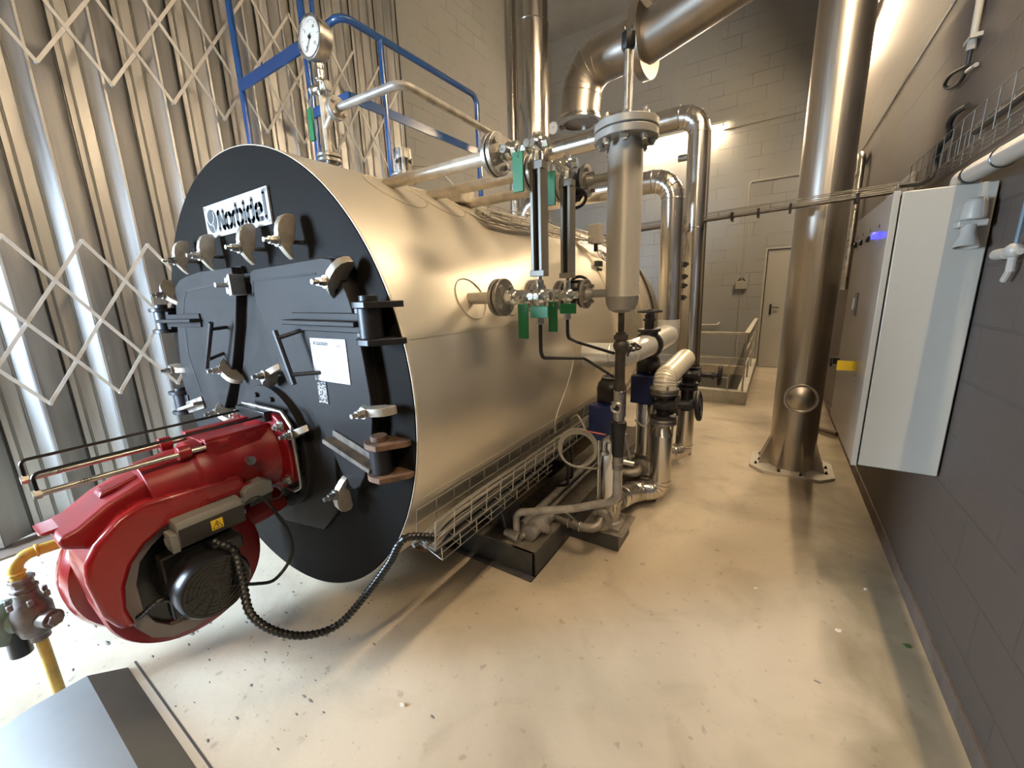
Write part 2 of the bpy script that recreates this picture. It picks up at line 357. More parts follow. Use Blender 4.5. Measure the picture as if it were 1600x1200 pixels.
m.box((DX0-.1, YF+0.2, -.1), (DX1+.1, YF+0.3, DZ+.1)); m.box((DX0-.1, YF+0.12, -.1), (DX1+.1, YF+0.2, -.02)); m.box((DX0-.12, YF+.12, -.1), (DX0-.02, YF+.3, DZ+.1)); m.box((DX1+.02, YF+.12, -.1), (DX1+.12, YF+.3, DZ+.1)); m.box((DX0-.1, YF+.12, DZ+.02), (DX1+.1, YF+.3, DZ+.1))  # backing added behind the door, keeps sky light out of its gap
struct('wall_far', m, WALLX)
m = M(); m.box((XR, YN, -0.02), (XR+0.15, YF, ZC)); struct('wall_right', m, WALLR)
m = M(); m.box((XL-0.12, -0.5, -0.02), (XL, YF, ZC)); m.box((XL-0.12, -1.82, -.02), (XL, -0.42, ZC))
struct('wall_left', m, WALLY)
m = M(); YW = -1.72
for x in (-3.83, -2.89): m.box((x, YW-.06, .8), (x+.02, YW-.02, 2.2))
for z in (.8, 2.18): m.box((-3.81, YW-.06, z), (-2.89, YW-.02, z+.02))
struct('added_window_1', m, CAB)  # frame of the added unseen window that lets the daylight in
m = M(); m.box((-2.5, YN-0.12, -0.02), (XR+0.1, YN, ZC)); m.box((-2.6, YN, -.02), (-2.5, -1.72, ZC)); m.box((XL-.12, -1.82, -.02), (-3.83, -1.72, ZC)); m.box((-2.87, -1.82, -.02), (-2.5, -1.72, ZC)); m.box((-3.83, -1.82, -.02), (-2.87, -1.72, .8)); m.box((-3.83, -1.82, 2.2), (-2.87, -1.72, ZC)); struct('wall_near', m, WALLX)  # unseen; its jog and opening at the left are shaped for the daylight
m = M(); m.box((XR-0.008, YN, 0), (XR, 5.6, 0.075)); struct('base_strip_right', m, BROWN)  # thin brown strip along the foot of the side wall
m = M(); m.box((-3.70, -0.3, 0.0), (-3.50, 3.5, 0.012)); struct('trim_2', m, BROWN)

d2 = M(); d2.box((DX0+0.012, YF+0.025, 0.006), (DX1, YF+0.065, DZ-0.012)); D2 = struct('door_2', d2, DOORG)
m = M(); m.box((-0.075, YF+0.012, 0.90), (-0.045, YF+0.03, 1.07)); m.cyl((-0.06, YF+0.02, 1.02), (-0.06, YF-0.03, 1.02), 0.009, n=10); m.cyl((-0.062, YF-0.03, 1.02), (0.06, YF-0.03, 1.01), 0.009, n=10)
m.cyl((-0.06, YF+0.02, 0.95), (-0.06, YF-0.01, 0.95), 0.006, n=8); m.box((-0.068, YF-0.012, 0.90), (-0.052, YF-0.008, 0.95)); build('door_handle', m, BLACK, D2)
m = M(); m.box((DX0-0.03, YF-0.012, 0), (DX0, YF, DZ)); m.box((DX0-0.03, YF-0.012, DZ), (DX1, YF, DZ+0.03)); struct('trim_3', m, DOORG)

# folding shutter (door 1) with its scissor lattice
D1 = bpy.data.objects.new('door_1', None); C.objects.link(D1); D1['kind'] = 'structure'; ROOTLOC['door_1'] = Vector((0, 0, 0))
PER = 0.305; XV, XRG = -3.68, -3.585
for k in range(-2, 10):
    y0 = 0.53+PER*k
    prof = [(0, 0), (.010, .006), (.030, .010), (.033, .014), (.037, .011), (.041, .015), (.045, .012), (.092, .030), (.095, .035), (.100, .031), (.104, .037), (.108, .034), (.160, .072), (.166, .086), (.178, .088), (.186, .078), (.290, .008), (.305, 0)]
    m = M(); vs = []; fs = []; n = len(prof); t = 0.003
    for z in (0.035, 5.4):
        for o in (0, -t):
            vs += [(XV+px+o, y0+py, z) for py, px in prof]
    for i in range(n-1):
        fs += [(i, i+1, 2*n+i+1, 2*n+i), (n+i, 3*n+i, 3*n+i+1, n+i+1), (i, n+i, n+i+1, i+1), (2*n+i, 2*n+i+1, 3*n+i+1, 3*n+i)]
    m.add(vs, fs); build('shutter_panel', m, GALV, D1, smooth=25)
m = M()
for k in range(-2, 11): m.cyl((XV+0.004, 0.53+PER*k, 0.035), (XV+0.004, 0.53+PER*k, 5.4), 0.006, n=8)
build('hinge_pin', m, BLACK, D1)
XLAT = -3.53
for z0 in (0.82, 2.69):
    for k in range(-4, 10):
        yb = 0.416+PER*k
        for sgn, dx in ((1, 0.0), (-1, 0.008)):
            a = Vector((XLAT+dx, yb, z0)); b = Vector((XLAT+dx, yb+sgn*2*PER, z0+0.94))
            if min(a.y, b.y) < -0.40 or max(a.y, b.y) > 3.47: continue
            m = M(); m.bar(a, b, 0.018, 0.005, up=(1, 0, 0)); m.cyl(a-V(.006, 0, 0), a+V(.012, 0, 0), 0.009, n=8); m.cyl(b-V(.006, 0, 0), b+V(.012, 0, 0), 0.009, n=8)
            mid = (a+b)/2; m.cyl(mid-V(.006, 0, 0), mid+V(.010, 0, 0), 0.007, n=8)
            build('lattice_bar', m, GALVBAR, D1)

# ================================================================== lamps
def tube_lamp(a, b, label, below=(0, 0, -1), off=(0, 0, 0), wall=(0, 1, 0)):
    a, b = Vector(a), Vector(b); d = (b-a).normalized(); w_ = Vector(wall)
    t = thing('tube_lamp', label, 'lamp', a, 'fluorescent tube lamps on the walls')
    m = M(); up = Vector((0, 0, 1))
    m.bar(a+up*0.045, b+up*0.045, 0.075, 0.045); build('lamp_housing', m, LAMPW, t, bevel=0.004)
    for p in (a, b):
        m = M(); m.bar(p-d*0.012+up*0.012, p+d*0.012+up*0.012, 0.035, 0.07); build('end_cap', m, LAMPW, t)
    m = M(); m.cyl(a+d*0.015-up*0.01, b-d*0.015-up*0.01, 0.016, n=12); build('lit_tube', m, TUBE, t)
    return t
tube_lamp((-2.45, YF-0.07, 3.93), (-0.97, YF-0.07, 3.93), 'lit fluorescent tube lamp on the far block wall above the door level')
tube_lamp((XR-0.09, 5.0, 3.80), (XR-0.09, 6.5, 3.80), 'lit fluorescent tube lamp high on the side wall beyond the tall steel stack')
tube_lamp((XR-0.09, 1.0, 3.80), (XR-0.09, 2.5, 3.80), 'lit fluorescent tube lamp high on the side wall over the control cabinet')
tube_lamp((XR-0.09, -2.6, 3.80), (XR-0.09, -1.1, 3.80), 'lit fluorescent tube lamp high on the side wall behind the camera spot')

# ================================================================== the boiler
CX, CZ, RB, YB0, YB1 = -1.763, 1.0232, 0.888, 0.80, 3.60
BO = thing('boiler', 'large horizontal cylindrical boiler with charcoal front and cream metal cladding', 'boiler', (CX, 0.8, 0))
m = M(); m.lathe((CX, YB0, CZ), (0, 1, 0), [(0.004, RB), (1.82, RB), (YB1-YB0, RB)], 128)
# cladding is a shell: front closed by the plate
build('cladding', m, SHELL, BO, smooth=30)
m = M(); m.lathe((CX, 0.797, CZ), (0, 1, 0), [(0, 0), (0, RB-0.003), (0.001, RB-0.002), (0.006, RB-0.001), (0.012, 0)], 128); build('front_plate', m, CHAR, BO)
m = M(); m.ringplate((CX, 0.800, CZ), (0, 1, 0), RB-0.0005, RB+0.0015, 0.008, 128); build('edge_strip', m, SHELLTRIM, BO)
for yy, ww in ((2.60, 0.045), (3.28, 0.03), (3.585, 0.03)):
    m = M(); m.ringplate((CX, yy, CZ), (0, 1, 0), RB-0.002, RB+0.012, ww, 128); build('cladding_band', m, SHELLTRIM, BO)
m = M(); m.box((-1.02, 2.585, 1.52), (-0.99, 2.66, 1.555)); m.cyl((-1.0, 2.60, 1.50), (-1.0, 2.65, 1.50), 0.012, n=8); build('band_clasp', m, BLACK, BO)
# sheet seam lines on the cladding
m = M()
for a in (14, -22):
    c, s_ = math.cos(math.radians(a)), math.sin(math.radians(a))
    m.bar((CX+(RB+0.001)*c, 0.82, CZ+(RB+0.001)*s_), (CX+(RB+0.001)*c, 2.60, CZ+(RB+0.001)*s_), 0.012, 0.0015, up=(c, 0, s_))
build('sheet_lap', m, SHELL, BO)
m = M(); m.lathe((CX, YB1, CZ), (0, 1, 0), [(0, RB-0.05), (0.45, RB-0.05), (0.47, RB-0.09), (0.47, 0)], 64); build('smoke_box', m, DUCT, BO)

# front doors
def door_poly(mirror): pass
YD = 0.752
right = [(-1.640,1.432),(-1.628,1.468),(-1.595,1.476),(-1.177,1.484),(-1.129,1.477),(-1.105,1.45),(-1.061,1.351),(-1.038,1.27),(-1.026,1.181),(-1.014,1.063),(-1.018,.98),(-1.033,.915),(-1.058,.85),(-1.092,.78),(-1.125,.735),(-1.16,.715),(-1.20,.73),(-1.262,.848),(-1.32,.943),(-1.40,1.00),(-1.481,1.058),(-1.510,1.10),(-1.566,1.223)]
left = [(-1.766,1.494),(-2.06,1.495),(-2.216,1.482),(-2.29,1.47),(-2.359,1.438),(-2.419,1.29),(-2.47,1.14),(-2.505,1.02),(-2.50,.90),(-2.47,.80),(-2.42,.73),(-2.36,.715),(-2.22,.76),(-2.13,.83),(-2.049,.918),(-1.955,1.03),(-1.895,1.132),(-1.82,1.26),(-1.765,1.388)]
right = list(reversed(right)); left = list(reversed(left))
panel = [(-1.757,1.470),(-1.760,1.388),(-1.88,1.125),(-1.95,1.02),(-2.03,.90),(-2.02,.52),(-1.763,.40),(-1.45,.45),(-1.34,.56),(-1.30,.80),(-1.335,.93),(-1.42,1.0),(-1.492,1.052),(-1.525,1.095),(-1.58,1.22),(-1.655,1.432),(-1.66,1.470)]
m = M(); m.prism(panel, 'y', 0.785, 0.80); build('burner_panel', m, CHAR2, BO, bevel=0.003)
DR = {}
for nm, poly in (('right', right), ('left', left)):
    m = M(); m.prism(poly, 'y', YD, 0.80); d = build('inspection_door', m, CHAR2, BO, bevel=0.004); DR[nm] = d
    cx = sum(p[0] for p in poly)/len(poly); cz = sum(p[1] for p in poly)/len(poly)
    m = M(); m.prism([(cx+(x-cx)*1.012, cz+(z-cz)*1.012) for x, z in poly], 'y', 0.785, 0.800); build('door_seal', m, SOOT, d)
# black vertical seal band seen beside each door
def groove(pts, d, w_=0.008):
    m = M()
    for a, b in zip(pts, pts[1:]): m.bar((a[0], YD-0.0005, a[1]), (b[0], YD-0.0005, b[1]), w_, 0.002, up=(0, 1, 0))
    build('weld_groove', m, SOOT, d)
groove([(-1.63,1.39),(-1.615,1.437),(-1.212,1.437)], DR['right']); groove([(-1.79,1.44),(-2.23,1.42),(-2.27,1.39),(-2.33,1.30)], DR['left'])
groove([(-2.33,1.25),(-2.36,1.12),(-2.30,.94)], DR['left']); 
# hinges: (centre x, centre z, side) plate pairs with a thick pin
def hinge(hx, hz, side, rusty=False):
    mt = RUST if rusty else BLKMET
    h = M(); R_ = 0.040
    for dz in (0.052, -0.052):
        poly = []
        for k in range(13):
            a = PI/2+PI*k/12 if side > 0 else -PI/2+PI*k/12
            poly.append((hx+R_*1.15*math.cos(a), 0.745+R_*1.15*math.sin(a)))
        if side > 0: poly += [(hx+0.035, 0.745-R_*1.1), (hx+0.085, 0.775), (hx+0.085, 0.798), (hx+0.02, 0.798)]
        else: poly += [(hx-0.02, 0.798), (hx-0.085, 0.798), (hx-0.085, 0.775), (hx-0.035, 0.745-R_*1.1)]
        h = M(); h.prism(poly, 'z', hz+dz-0.009, hz+dz+0.009); hb = build('hinge_plate', h, mt, BO, bevel=0.002)
    m = M(); m.cyl((hx, 0.745, hz-0.043), (hx, 0.745, hz+0.043), 0.034, n=24); m.box((hx-side*0.02, 0.745, hz-0.043), (hx-side*0.07, 0.78, hz+0.043)); build('hinge_barrel', m, BLKMET, hb, bevel=0.002)
    m = M(); m.cyl((hx, 0.745, hz+0.061), (hx, 0.745, hz+0.078), 0.026, n=20); build('hinge_pin_head', m, RUST if rusty else BLKMET, hb, bevel=0.002)
CXD = -1.763
hinge(-0.965, 1.287, 1); hinge(2*CXD+0.965, 1.287, -1)
hinge(-0.985, 0.868, 1, True); hinge(2*CXD+0.985, 0.868, -1)
# hinge arms welded across the doors (T section)
def arm(p0, p1, d, half=0.030, name='hinge_arm', mt=None):
    a = Vector((p0[0], 0, p0[1])); b = Vector((p1[0], 0, p1[1])); dd = (b-a).normalized(); nn = Vector((-dd.z, 0, dd.x))
    m = M(); m.bar((p0[0], 0.729, p0[1]), (p1[0], 0.729, p1[1]), 0.016, 0.046, up=(0, 1, 0))
    m.bar((p0[0], 0.748, p0[1]), (p1[0], 0.748, p1[1]), half*2, 0.008, up=(0, 1, 0))
    build(name, m, mt or CHAR2, d, bevel=0.003)
arm((-1.375, 1.290), (-0.99, 1.285), DR['right']); arm((2*CXD+1.375+0.02, 1.290), (2*CXD+0.99, 1.285), DR['left'])
DUSTA = mat('dusty_arm', (0.16, 0.13, 0.10), 0.7, 0, var=0.5, vscale=30, col2=(0.06, 0.055, 0.05))
arm((-1.235, 0.895), (-1.0, 0.835), DR['right'], mt=DUSTA); arm((2*CXD+1.235, 0.895), (2*CXD+1.0, 0.835), DR['left'], mt=STEELD)
# lifting handles
def door_handle(top, bot, ft, fb, d):
    m = M(); m.tube(bend([top, bot], 0.02), 0.009, 8)
    t0 = Vector(top).lerp(Vector(bot), 0.14); b0 = Vector(top).lerp(Vector(bot), 0.82)
    m.cyl(t0, ft, 0.007, n=8); m.cyl(b0, fb, 0.007, n=8); build('pull_handle', m, BLKMET, d)
door_handle((-1.392, 0.69, 1.262), (-1.322, 0.69, 1.085), (-1.33, 0.752, 1.262), (-1.26, 0.752, 1.120), DR['right'])
door_handle((-1.87, 0.69, 1.285), (-2.00, 0.69, 1.095), (-1.90, 0.752, 1.262), (-1.97, 0.752, 1.150), DR['left'])

# dog clamps round the doors: a curved steel plate on a stud with two nuts
def clamp(x, z, ang, L=0.115, twist=0):
    """ang: direction (deg, 0 = +x, 90 = up) of the clamp's outer heel"""
    a = math.radians(ang)
    out = [(.085,.030),(.084,.050),(.074,.068),(.055,.080),(.030,.086),(.005,.085),(-.020,.078),(-.040,.064),(-.054,.050),(-.056,.046)]
    inn = [(-.044,.046),(-.020,.052),(-.004,.040),(.010,.034),(.030,.030)]
    poly = out+inn+[(.05,.026),(.07,.022)]
    T = Matrix.Translation((x, 0.80, z)) @ Matrix.Rotation(-a, 4, 'Y')
    mm = M(); vs = []
    w2 = 0.0125
    for t in (-w2, w2):
        for s_, h in poly: vs.append(T @ Vector((s_, -h, t)))
    q = len(poly); mm.add(vs, [(k, (k+1) % q, q+(k+1) % q, q+k) for k in range(q)]+[tuple(range(q-1, -1, -1)), tuple(range(q, 2*q))])
    o = build('door_clamp', mm, CLAMP, BO, bevel=0.0015)
    mm = M(); mm.cyl((x, 0.80, z), (x, 0.672, z), 0.0075, n=10); mm.hexnut((x, 0.712, z), (0, -1, 0), 0.014, 0.013); mm.cyl((x, 0.714, z), (x, 0.7105, z), 0.019, n=16); mm.hexnut((x, 0.699, z), (0, -1, 0), 0.0125, 0.010)
    build('stud_nut', mm, STEEL, o)
for x, z, a in ((-1.337, 1.545, 90), (-1.593, 1.545, 90), (-1.925, 1.545, 90), (-2.180, 1.545, 90), (-1.110, 1.408, 48), (-2.400, 1.408, 132), (-1.005, 1.022, 5), (-2.505, 1.045, 175),
                (-1.445, 0.880, 205), (-2.075, 0.880, -25), (-1.215, 0.700, 258), (-1.570, 1.092, 215), (-1.950, 1.085, -40)):
    clamp(x, z, a)
m = M(); m.box((-1.80, 0.742, 1.386), (-1.675, 0.752, 1.462)); m.box((-1.69, 0.70, 1.386), (-1.675, 0.745, 1.462)); m.box((-1.78, 0.726, 1.392), (-1.695, 0.742, 1.454)); o = build('square_clamp', m, STEEL, BO, bevel=0.002)
m = M(); m.cyl((-1.735, 0.75, 1.425), (-1.735, 0.675, 1.425), 0.009, n=10); m.hexnut((-1.735, 0.726, 1.425), (0, -1, 0), 0.017, 0.014); build('stud_nut', m, STEEL, o)
m = M(); m.ringplate((-1.70, 0.757, 0.770), (0, 1, 0), 0.02, 0.262, 0.030, 64); m.bolts((-1.70, 0.757, 0.770), (0, -1, 0), 0.225, 12, 0.011, 0.012, 0.2); build('burner_flange', m, CHAR2, BO, bevel=0.002)

# name plate
m = M(); m.box((-2.004, 0.789, 1.622), (-1.494, 0.7965, 1.746)); NP = lab(build('name_plate', m, SIGN, BO, bevel=0.001), 'brushed metal name plate lettered Norbidel')
for x in (-1.992, -1.506):
    for z in (1.634, 1.734): m = M(); m.cyl((x, 0.790, z), (x, 0.786, z), 0.006, n=10); build('rivet', m, CHROME, NP)
def norbidel(x0, x1, z0, hcap, y, root, mt):
    """squarish condensed lettering drawn with strokes; z0 base line"""
    W = 8.1; u = (x1-x0)/W; h = hcap; xh = 0.74*h; st = 0.030*(h/0.1)*0.86; th = 0.0012
    m = M()
    def stroke(pts, closed=False, R=0.25):
        P3 = [Vector((x0+px*u, y, z0+pz*h)) for px, pz in pts]
        for a, b in zip(P3, P3[1:]+([P3[0]] if closed else [])):
            m.bar(a, b, st, th, up=(0, 1, 0)); m.cyl(a+V(0, -th/2, 0), a+V(0, th/2, 0), st/2, n=10); m.cyl(b+V(0, -th/2, 0), b+V(0, th/2, 0), st/2, n=10)
    X = xh/h
    stroke([(0.1, 0), (0.1, 0.93), (0.22, 1), (0.75, 0.08), (0.9, 0), (0.95, 0.08), (0.95, 1)])            # N
    stroke([(1.35, .12), (1.35, X-.12), (1.5, X), (1.95, X), (2.1, X-.12), (2.1, .12), (1.95, 0), (1.5, 0)], True)   # o
    stroke([(2.5, 0), (2.5, X-.12), (2.62, X), (2.85, X)])                                                    # r
    stroke([(3.1, 1.12), (3.1, .12), (3.25, 0), (3.7, 0), (3.85, .12), (3.85, X-.12), (3.7, X), (3.25, X)])     # b
    stroke([(4.3, 0), (4.3, X)]); stroke([(4.3, 1.0), (4.3, 1.10)])                                         # i
    stroke([(5.5, 1.12), (5.5, .12), (5.35, 0), (4.9, 0), (4.75, .12), (4.75, X-.12), (4.9, X), (5.35, X)])     # d
    stroke([(6.7, 0), (6.1, 0), (5.95, .12), (5.95, X-.12), (6.1, X), (6.55, X), (6.7, X-.12), (6.7, X*.60), (6.0, X*.38)])  # e
    stroke([(7.2, 0), (7.2, 1.30)])                                                                         # l
    return build('lettering', m, mt, root)
norbidel(-1.888, -1.476, 1.647, 0.064, 0.7882, NP, INK)
def emblem(cx, cz, r, y, root):
    m = M(); th = 0.0012
    m.prism([(cx+r*0.95*math.cos(2*PI*k/40), cz+r*math.sin(2*PI*k/40)) for k in range(40)], 'y', y-th/2, y+th/2); build('emblem', m, INK, root)
    m = M(); P3 = [Vector((cx+r*a, y-th*0.9, cz+r*b)) for a, b in ((-.72, .62), (-.72, .15), (-.5, -.15), (-.2, -.28), (.12, -.25), (.4, .0), (.6, .35), (.55, .75))]
    for a, b in zip(P3, P3[1:]): m.bar(a, b, r*.13, th, up=(0, 1, 0))
    Q = [Vector((cx+r*a, y-th*0.9, cz+r*b)) for a, b in ((-.05, -.27), (.25, -.40), (.38, -.62), (.36, -.95))]
    for a, b in zip(Q, Q[1:]): m.bar(a, b, r*.13, th, up=(0, 1, 0))
    build('emblem_line', m, SIGN, root)
emblem(-1.944, 1.684, 0.044, 0.7882, NP)
# rating label on the door
m = M(); m.box((-1.295, 0.7495, 1.092), (-1.103, 0.7515, 1.235)); RP = lab(build('rating_label', m, PAPER, BO), 'white rating label printed in small grey type')
norbidel(-1.262, -1.19, 1.214, 0.010, 0.7492, RP, INKG)
m = M(); m.cyl((-1.272, 0.7492, 1.219), (-1.272, 0.7496, 1.219), 0.0065, n=20); build('emblem', m, INK, RP)
text_mesh('CE', 0.014, (-1.150, 0.7490, 1.208), (1, 0, 0), (0, 0, 1), RP, 'ce_mark', INKG)
m = M(); random.seed(3)
for i in range(9):
    z = 1.193-i*0.0092
    for x, ww in ((-1.284, .028), (-1.243, .014), (-1.215, .042), (-1.135, .016)):
        q = ww*random.uniform(.6, 1); m.box((x, 0.7488, z), (x+q, 0.7494, z+0.0022))
m.box((-1.25, 0.7488, 1.106), (-1.14, 0.7494, 1.108)); m.box((-1.23, 0.7488, 1.101), (-1.16, 0.7494, 1.103))
build('print_rows', m, INKG, RP)
m = M(); m.box((-1.290, 0.7495, 1.012), (-1.237, 0.7512, 1.090)); BT = lab(build('stamped_tag', m, INK, BO), 'small black tag with pale stamped rows')
m = M()
for i in range(15):
    z = 1.017+i*0.0048; x = -1.286
    while x < -1.243:
        q = random.uniform(.002, .010)
        if random.random() < .55: m.box((x, 0.7489, z), (min(x+q, -1.24), 0.7494, z+0.0022))
        x += q+.001
for x in (-1.286, -1.243): m.cyl((x, 0.7496, 1.016), (x, 0.7486, 1.016), 0.0028, n=8)
build('stamped_rows', m, WHITE, BT)

# shell nozzles for the gauges and float chamber
ROWS = (1.17, 1.41, 1.65)
def shell_ring(y, z, R_, tr=.0022):
    a0 = math.asin((z-CZ)/RB); P3 = []
    for k in range(40):
        t = 2*PI*k/40; a = a0+R_*math.sin(t)/RB; P3.append((CX+(RB+.002)*math.cos(a), y+R_*math.cos(t), CZ+(RB+.002)*math.sin(a)))
    return M().tube(P3, tr, 6, closed=True)
def flange_pair(m, c, d, r, t=0.014, nb=4, ph=PI/4):
    c, d = Vector(c), Vector(d).normalized()
    m.cyl(c-d*(t+0.003), c-d*0.003, r, n=32); m.cyl(c+d*0.003, c+d*(t+0.003), r, n=32); m.cyl(c-d*.003, c+d*.003, r*.62, n=24)
    m.bolts(c-d*(t+0.012), d, r*0.70, nb, r*0.15, 2*t+0.024, ph)
for i, y in enumerate(ROWS):
    m = M(); m.cyl((-1.33, y, 1.795), (-0.825, y, 1.795), 0.021, n=20); m.cyl((-0.825, y, 1.795), (-0.812, y, 1.795), 0.022, 0.030, n=20); n_ = build('nozzle_pipe', m, PIPEP, BO)
    m = M(); flange_pair(m, (-0.80, y, 1.795), (1, 0, 0), 0.064); build('flange', m, FLG, n_, bevel=0.0015)
    m = M(); m.cyl((-0.96, y, 1.345), (-0.825, y, 1.345), 0.021, n=20); n_ = build('nozzle_pipe', m, PIPEP, BO)
    m = M(); flange_pair(m, (-0.80, y, 1.345), (1, 0, 0), 0.064); build('flange', m, FLG, n_, bevel=0.0015)
    # round cover rosette that lies on the cladding
    nrm = Vector((0.826, 0, 0.325)).normalized(); c = Vector((CX, y, CZ))+nrm*(RB+0.002)
    build('rosette', shell_ring(y, 1.345, 0.078), SHELLTRIM, n_)
    nrm = Vector((-1.265-CX, 0, 1.795-CZ)).normalized(); c = Vector((CX, y, CZ))+nrm*(RB+0.0005)
    build('rosette', shell_ring(y, 1.765, 0.125), SHELLTRIM, n_)
# top nozzles
for (x, y, r) in ((-1.763, 1.236, 0.052), (-1.735, 1.66, 0.074)):
    m = M(); m.cyl((x, y, 1.88), (x, y, 1.965), r*0.55, n=24); n_ = build('top_nozzle', m, PIPEG, BO)
    m = M(); flange_pair(m, (x, y, 1.985), (0, 0, 1), r, 0.013, 6 if r > .06 else 4); build('flange', m, FLG, n_, bevel=0.0015)
m = M(); m.ringplate((-2.02, 1.47, 1.86), (-0.25, -0.45, 0.95), 0.020, 0.075, 0.004, 36); m.cyl((-1.99, 1.49, 1.86), (-2.03, 1.46, 1.80), 0.03, n=16); build('hand_hole', m, STEELD, BO)
m = M(); m.box((-1.40, 1.56, 1.79), (-1.27, 1.66, 1.87)); build('top_step', m, PIPEP, BO, bevel=0.006)
# slotted head cage on the second nozzle
HC = thing('level_probe_cage', 'slotted bright steel cage over a probe on the boiler top flange', 'probe', (-1.735, 1.66, 2.0))
m = M(); n = 8
for k in range(n):
    a = 2*PI*k/n; p = V(-1.735+0.036*math.cos(a), 1.66+0.036*math.sin(a), 0)
    m.cyl(p+V(0, 0, 2.0), p+V(0, 0, 2.125), 0.0125, n=10)
m.ringplate((-1.735, 1.66, 2.0), (0, 0, 1), 0.02, 0.047, 0.014, 32); m.ringplate((-1.735, 1.66, 2.075), (0, 0, 1), 0.02, 0.047, 0.05, 32); m.cyl((-1.735, 1.66, 2.112), (-1.735, 1.66, 2.125), 0.047, n=32)
build('cage', m, STEEL, HC, bevel=0.001)
m = M(); m.cyl((-1.735, 1.66, 2.0), (-1.735, 1.66, 2.11), 0.018, n=16)
for k in range(4):
    a = -PI/2+PI/2*k; m.cyl((-1.735+.044*math.cos(a), 1.66+.044*math.sin(a), 2.06), (-1.735+.0485*math.cos(a), 1.66+.0485*math.sin(a), 2.06), .011, n=12)
build('probe_core', m, SOOT, HC)
m = M(); m.tube(bend([(-1.735, 1.70, 2.06), (-1.62, 1.78, 2.05), (-1.50, 1.95, 1.86)], 0.08), 0.006, 8); single('probe_cable', m, CABLE, 'thin grey cable arching off the slotted probe cage', 'cable')

# base frame of the boiler
m = M()
def channel(a, b, h, w_, face):
    """channel lying along a->b on the floor, web on the face side"""
    m.bar(Vector(a)+V(0, 0, h/2), Vector(b)+V(0, 0, h/2), 0.010, h)
X0, X1, YF0, YR1, FH = -2.66, -0.862, 1.452, 3.5, 0.135
for x, s in ((X1, -1), (X0, 1)):
    m.box((x, YF0, 0), (x+s*0.012, YR1, FH)); m.box((x, YF0, 0), (x+s*0.10, YR1, 0.012))
F = M(); F.merge(m)
for y in (YF0, YR1-0.012, 2.5):
    F.box((X0, y, 0), (X1, y+0.012, FH)); F.box((X0, y, 0), (X1, y+0.09, 0.012)); F.box((X0, y-0.03, 0), (X1, y, 0.012))
for y in (YF0+0.17, 1.95, 2.4): F.box((X1-0.012, y-0.006, 0), (X1-0.085, y+0.006, FH))
BF = build('base_frame', F, FRAME, BO, bevel=0.002)
F = M(); F.box((X1-0.12, YF0, FH), (X1+0.005, YR1, FH+0.012)); F.box((X0, YF0, FH), (X0+0.12, YR1, FH+0.012)); F.box((X0, YF0, FH), (X1, YF0+0.09, FH+0.010)); F.box((X1-0.30, YF0+0.02, FH), (X1-0.12, YR1, FH+0.006)); build('frame_top_flange', F, DUSTY, BF)
def leg(y, x0, x1, x2, x3):
    m = M(); z1 = 0.42
    m.prism([(x0, FH), (x1, FH), (x2, z1), (x3, z1)], 'y', y, y+0.012); m.prism([(x1-0.012, FH), (x1, FH), (x2+.01, z1+.06), (x2-.012, z1+.06)], 'y', y-0.05, y+0.10); m.box((x0, y-.05, FH), (x0+.012, y+.10, z1))
    build('support_leg', m, FRAME, BO, bevel=0.002)
for y in (1.56, 3.1):
    leg(y, -1.26, -1.04, -1.15, -1.26); leg(y, -2.49, -2.27, -2.27, -2.38)
# blowdown nozzle under the shell
m = M(); m.cyl((-1.40, 1.28, 0.10), (-1.40, 1.28, 0.36), 0.045, n=24); n_ = build('drain_nozzle', m, STEELD, BO)
m = M(); m.cyl((-1.40, 1.28, 0.155), (-1.40, 1.28, 0.175), 0.098, n=36); m.bolts((-1.40, 1.28, 0.125), (0, 0, 1), 0.075, 8, 0.011, 0.062); m.cyl((-1.40, 1.28, 0.134), (-1.40, 1.28, 0.152), 0.098, n=36); build('drain_flange', m, RUST, n_, bevel=0.002)

# ================================================================== the burner
BU = thing('gas_burner', 'red enamelled gas burner bolted to the charcoal boiler front', 'burner', (-1.68, 0.70, 0.5))
m = M(); m.prism([(-1.865,.675),(-1.80,.64),(-1.56,.64),(-1.49,.675),(-1.475,.75),(-1.475,.86),(-1.50,.915),(-1.56,.945),(-1.80,.945),(-1.86,.915),(-1.885,.86),(-1.885,.75)], 'y', 0.712, 0.745); build('mounting_flange', m, REDC, BU, bevel=0.006)
m = M(); m.tube(bend([(-1.80, .722, .958), (-1.50, .722, .958), (-1.447, .722, .905), (-1.447, .722, .668), (-1.50, .722, .640), (-1.60, .722, .640)], 0.03), 0.007, 10); build('gasket_edge', m, STEEL, BU)
for x, z in ((-1.505, .905), (-1.505, .69), (-1.85, .905), (-1.85, .69)):
    m = M(); m.cyl((x, .713, z), (x, .706, z), .021, n=20); m.hexnut((x, .706, z), (0, -1, 0), .015, .014); m.cyl((x, .692, z), (x, .682, z), .007, n=8); build('flange_bolt', m, STEEL, BU)
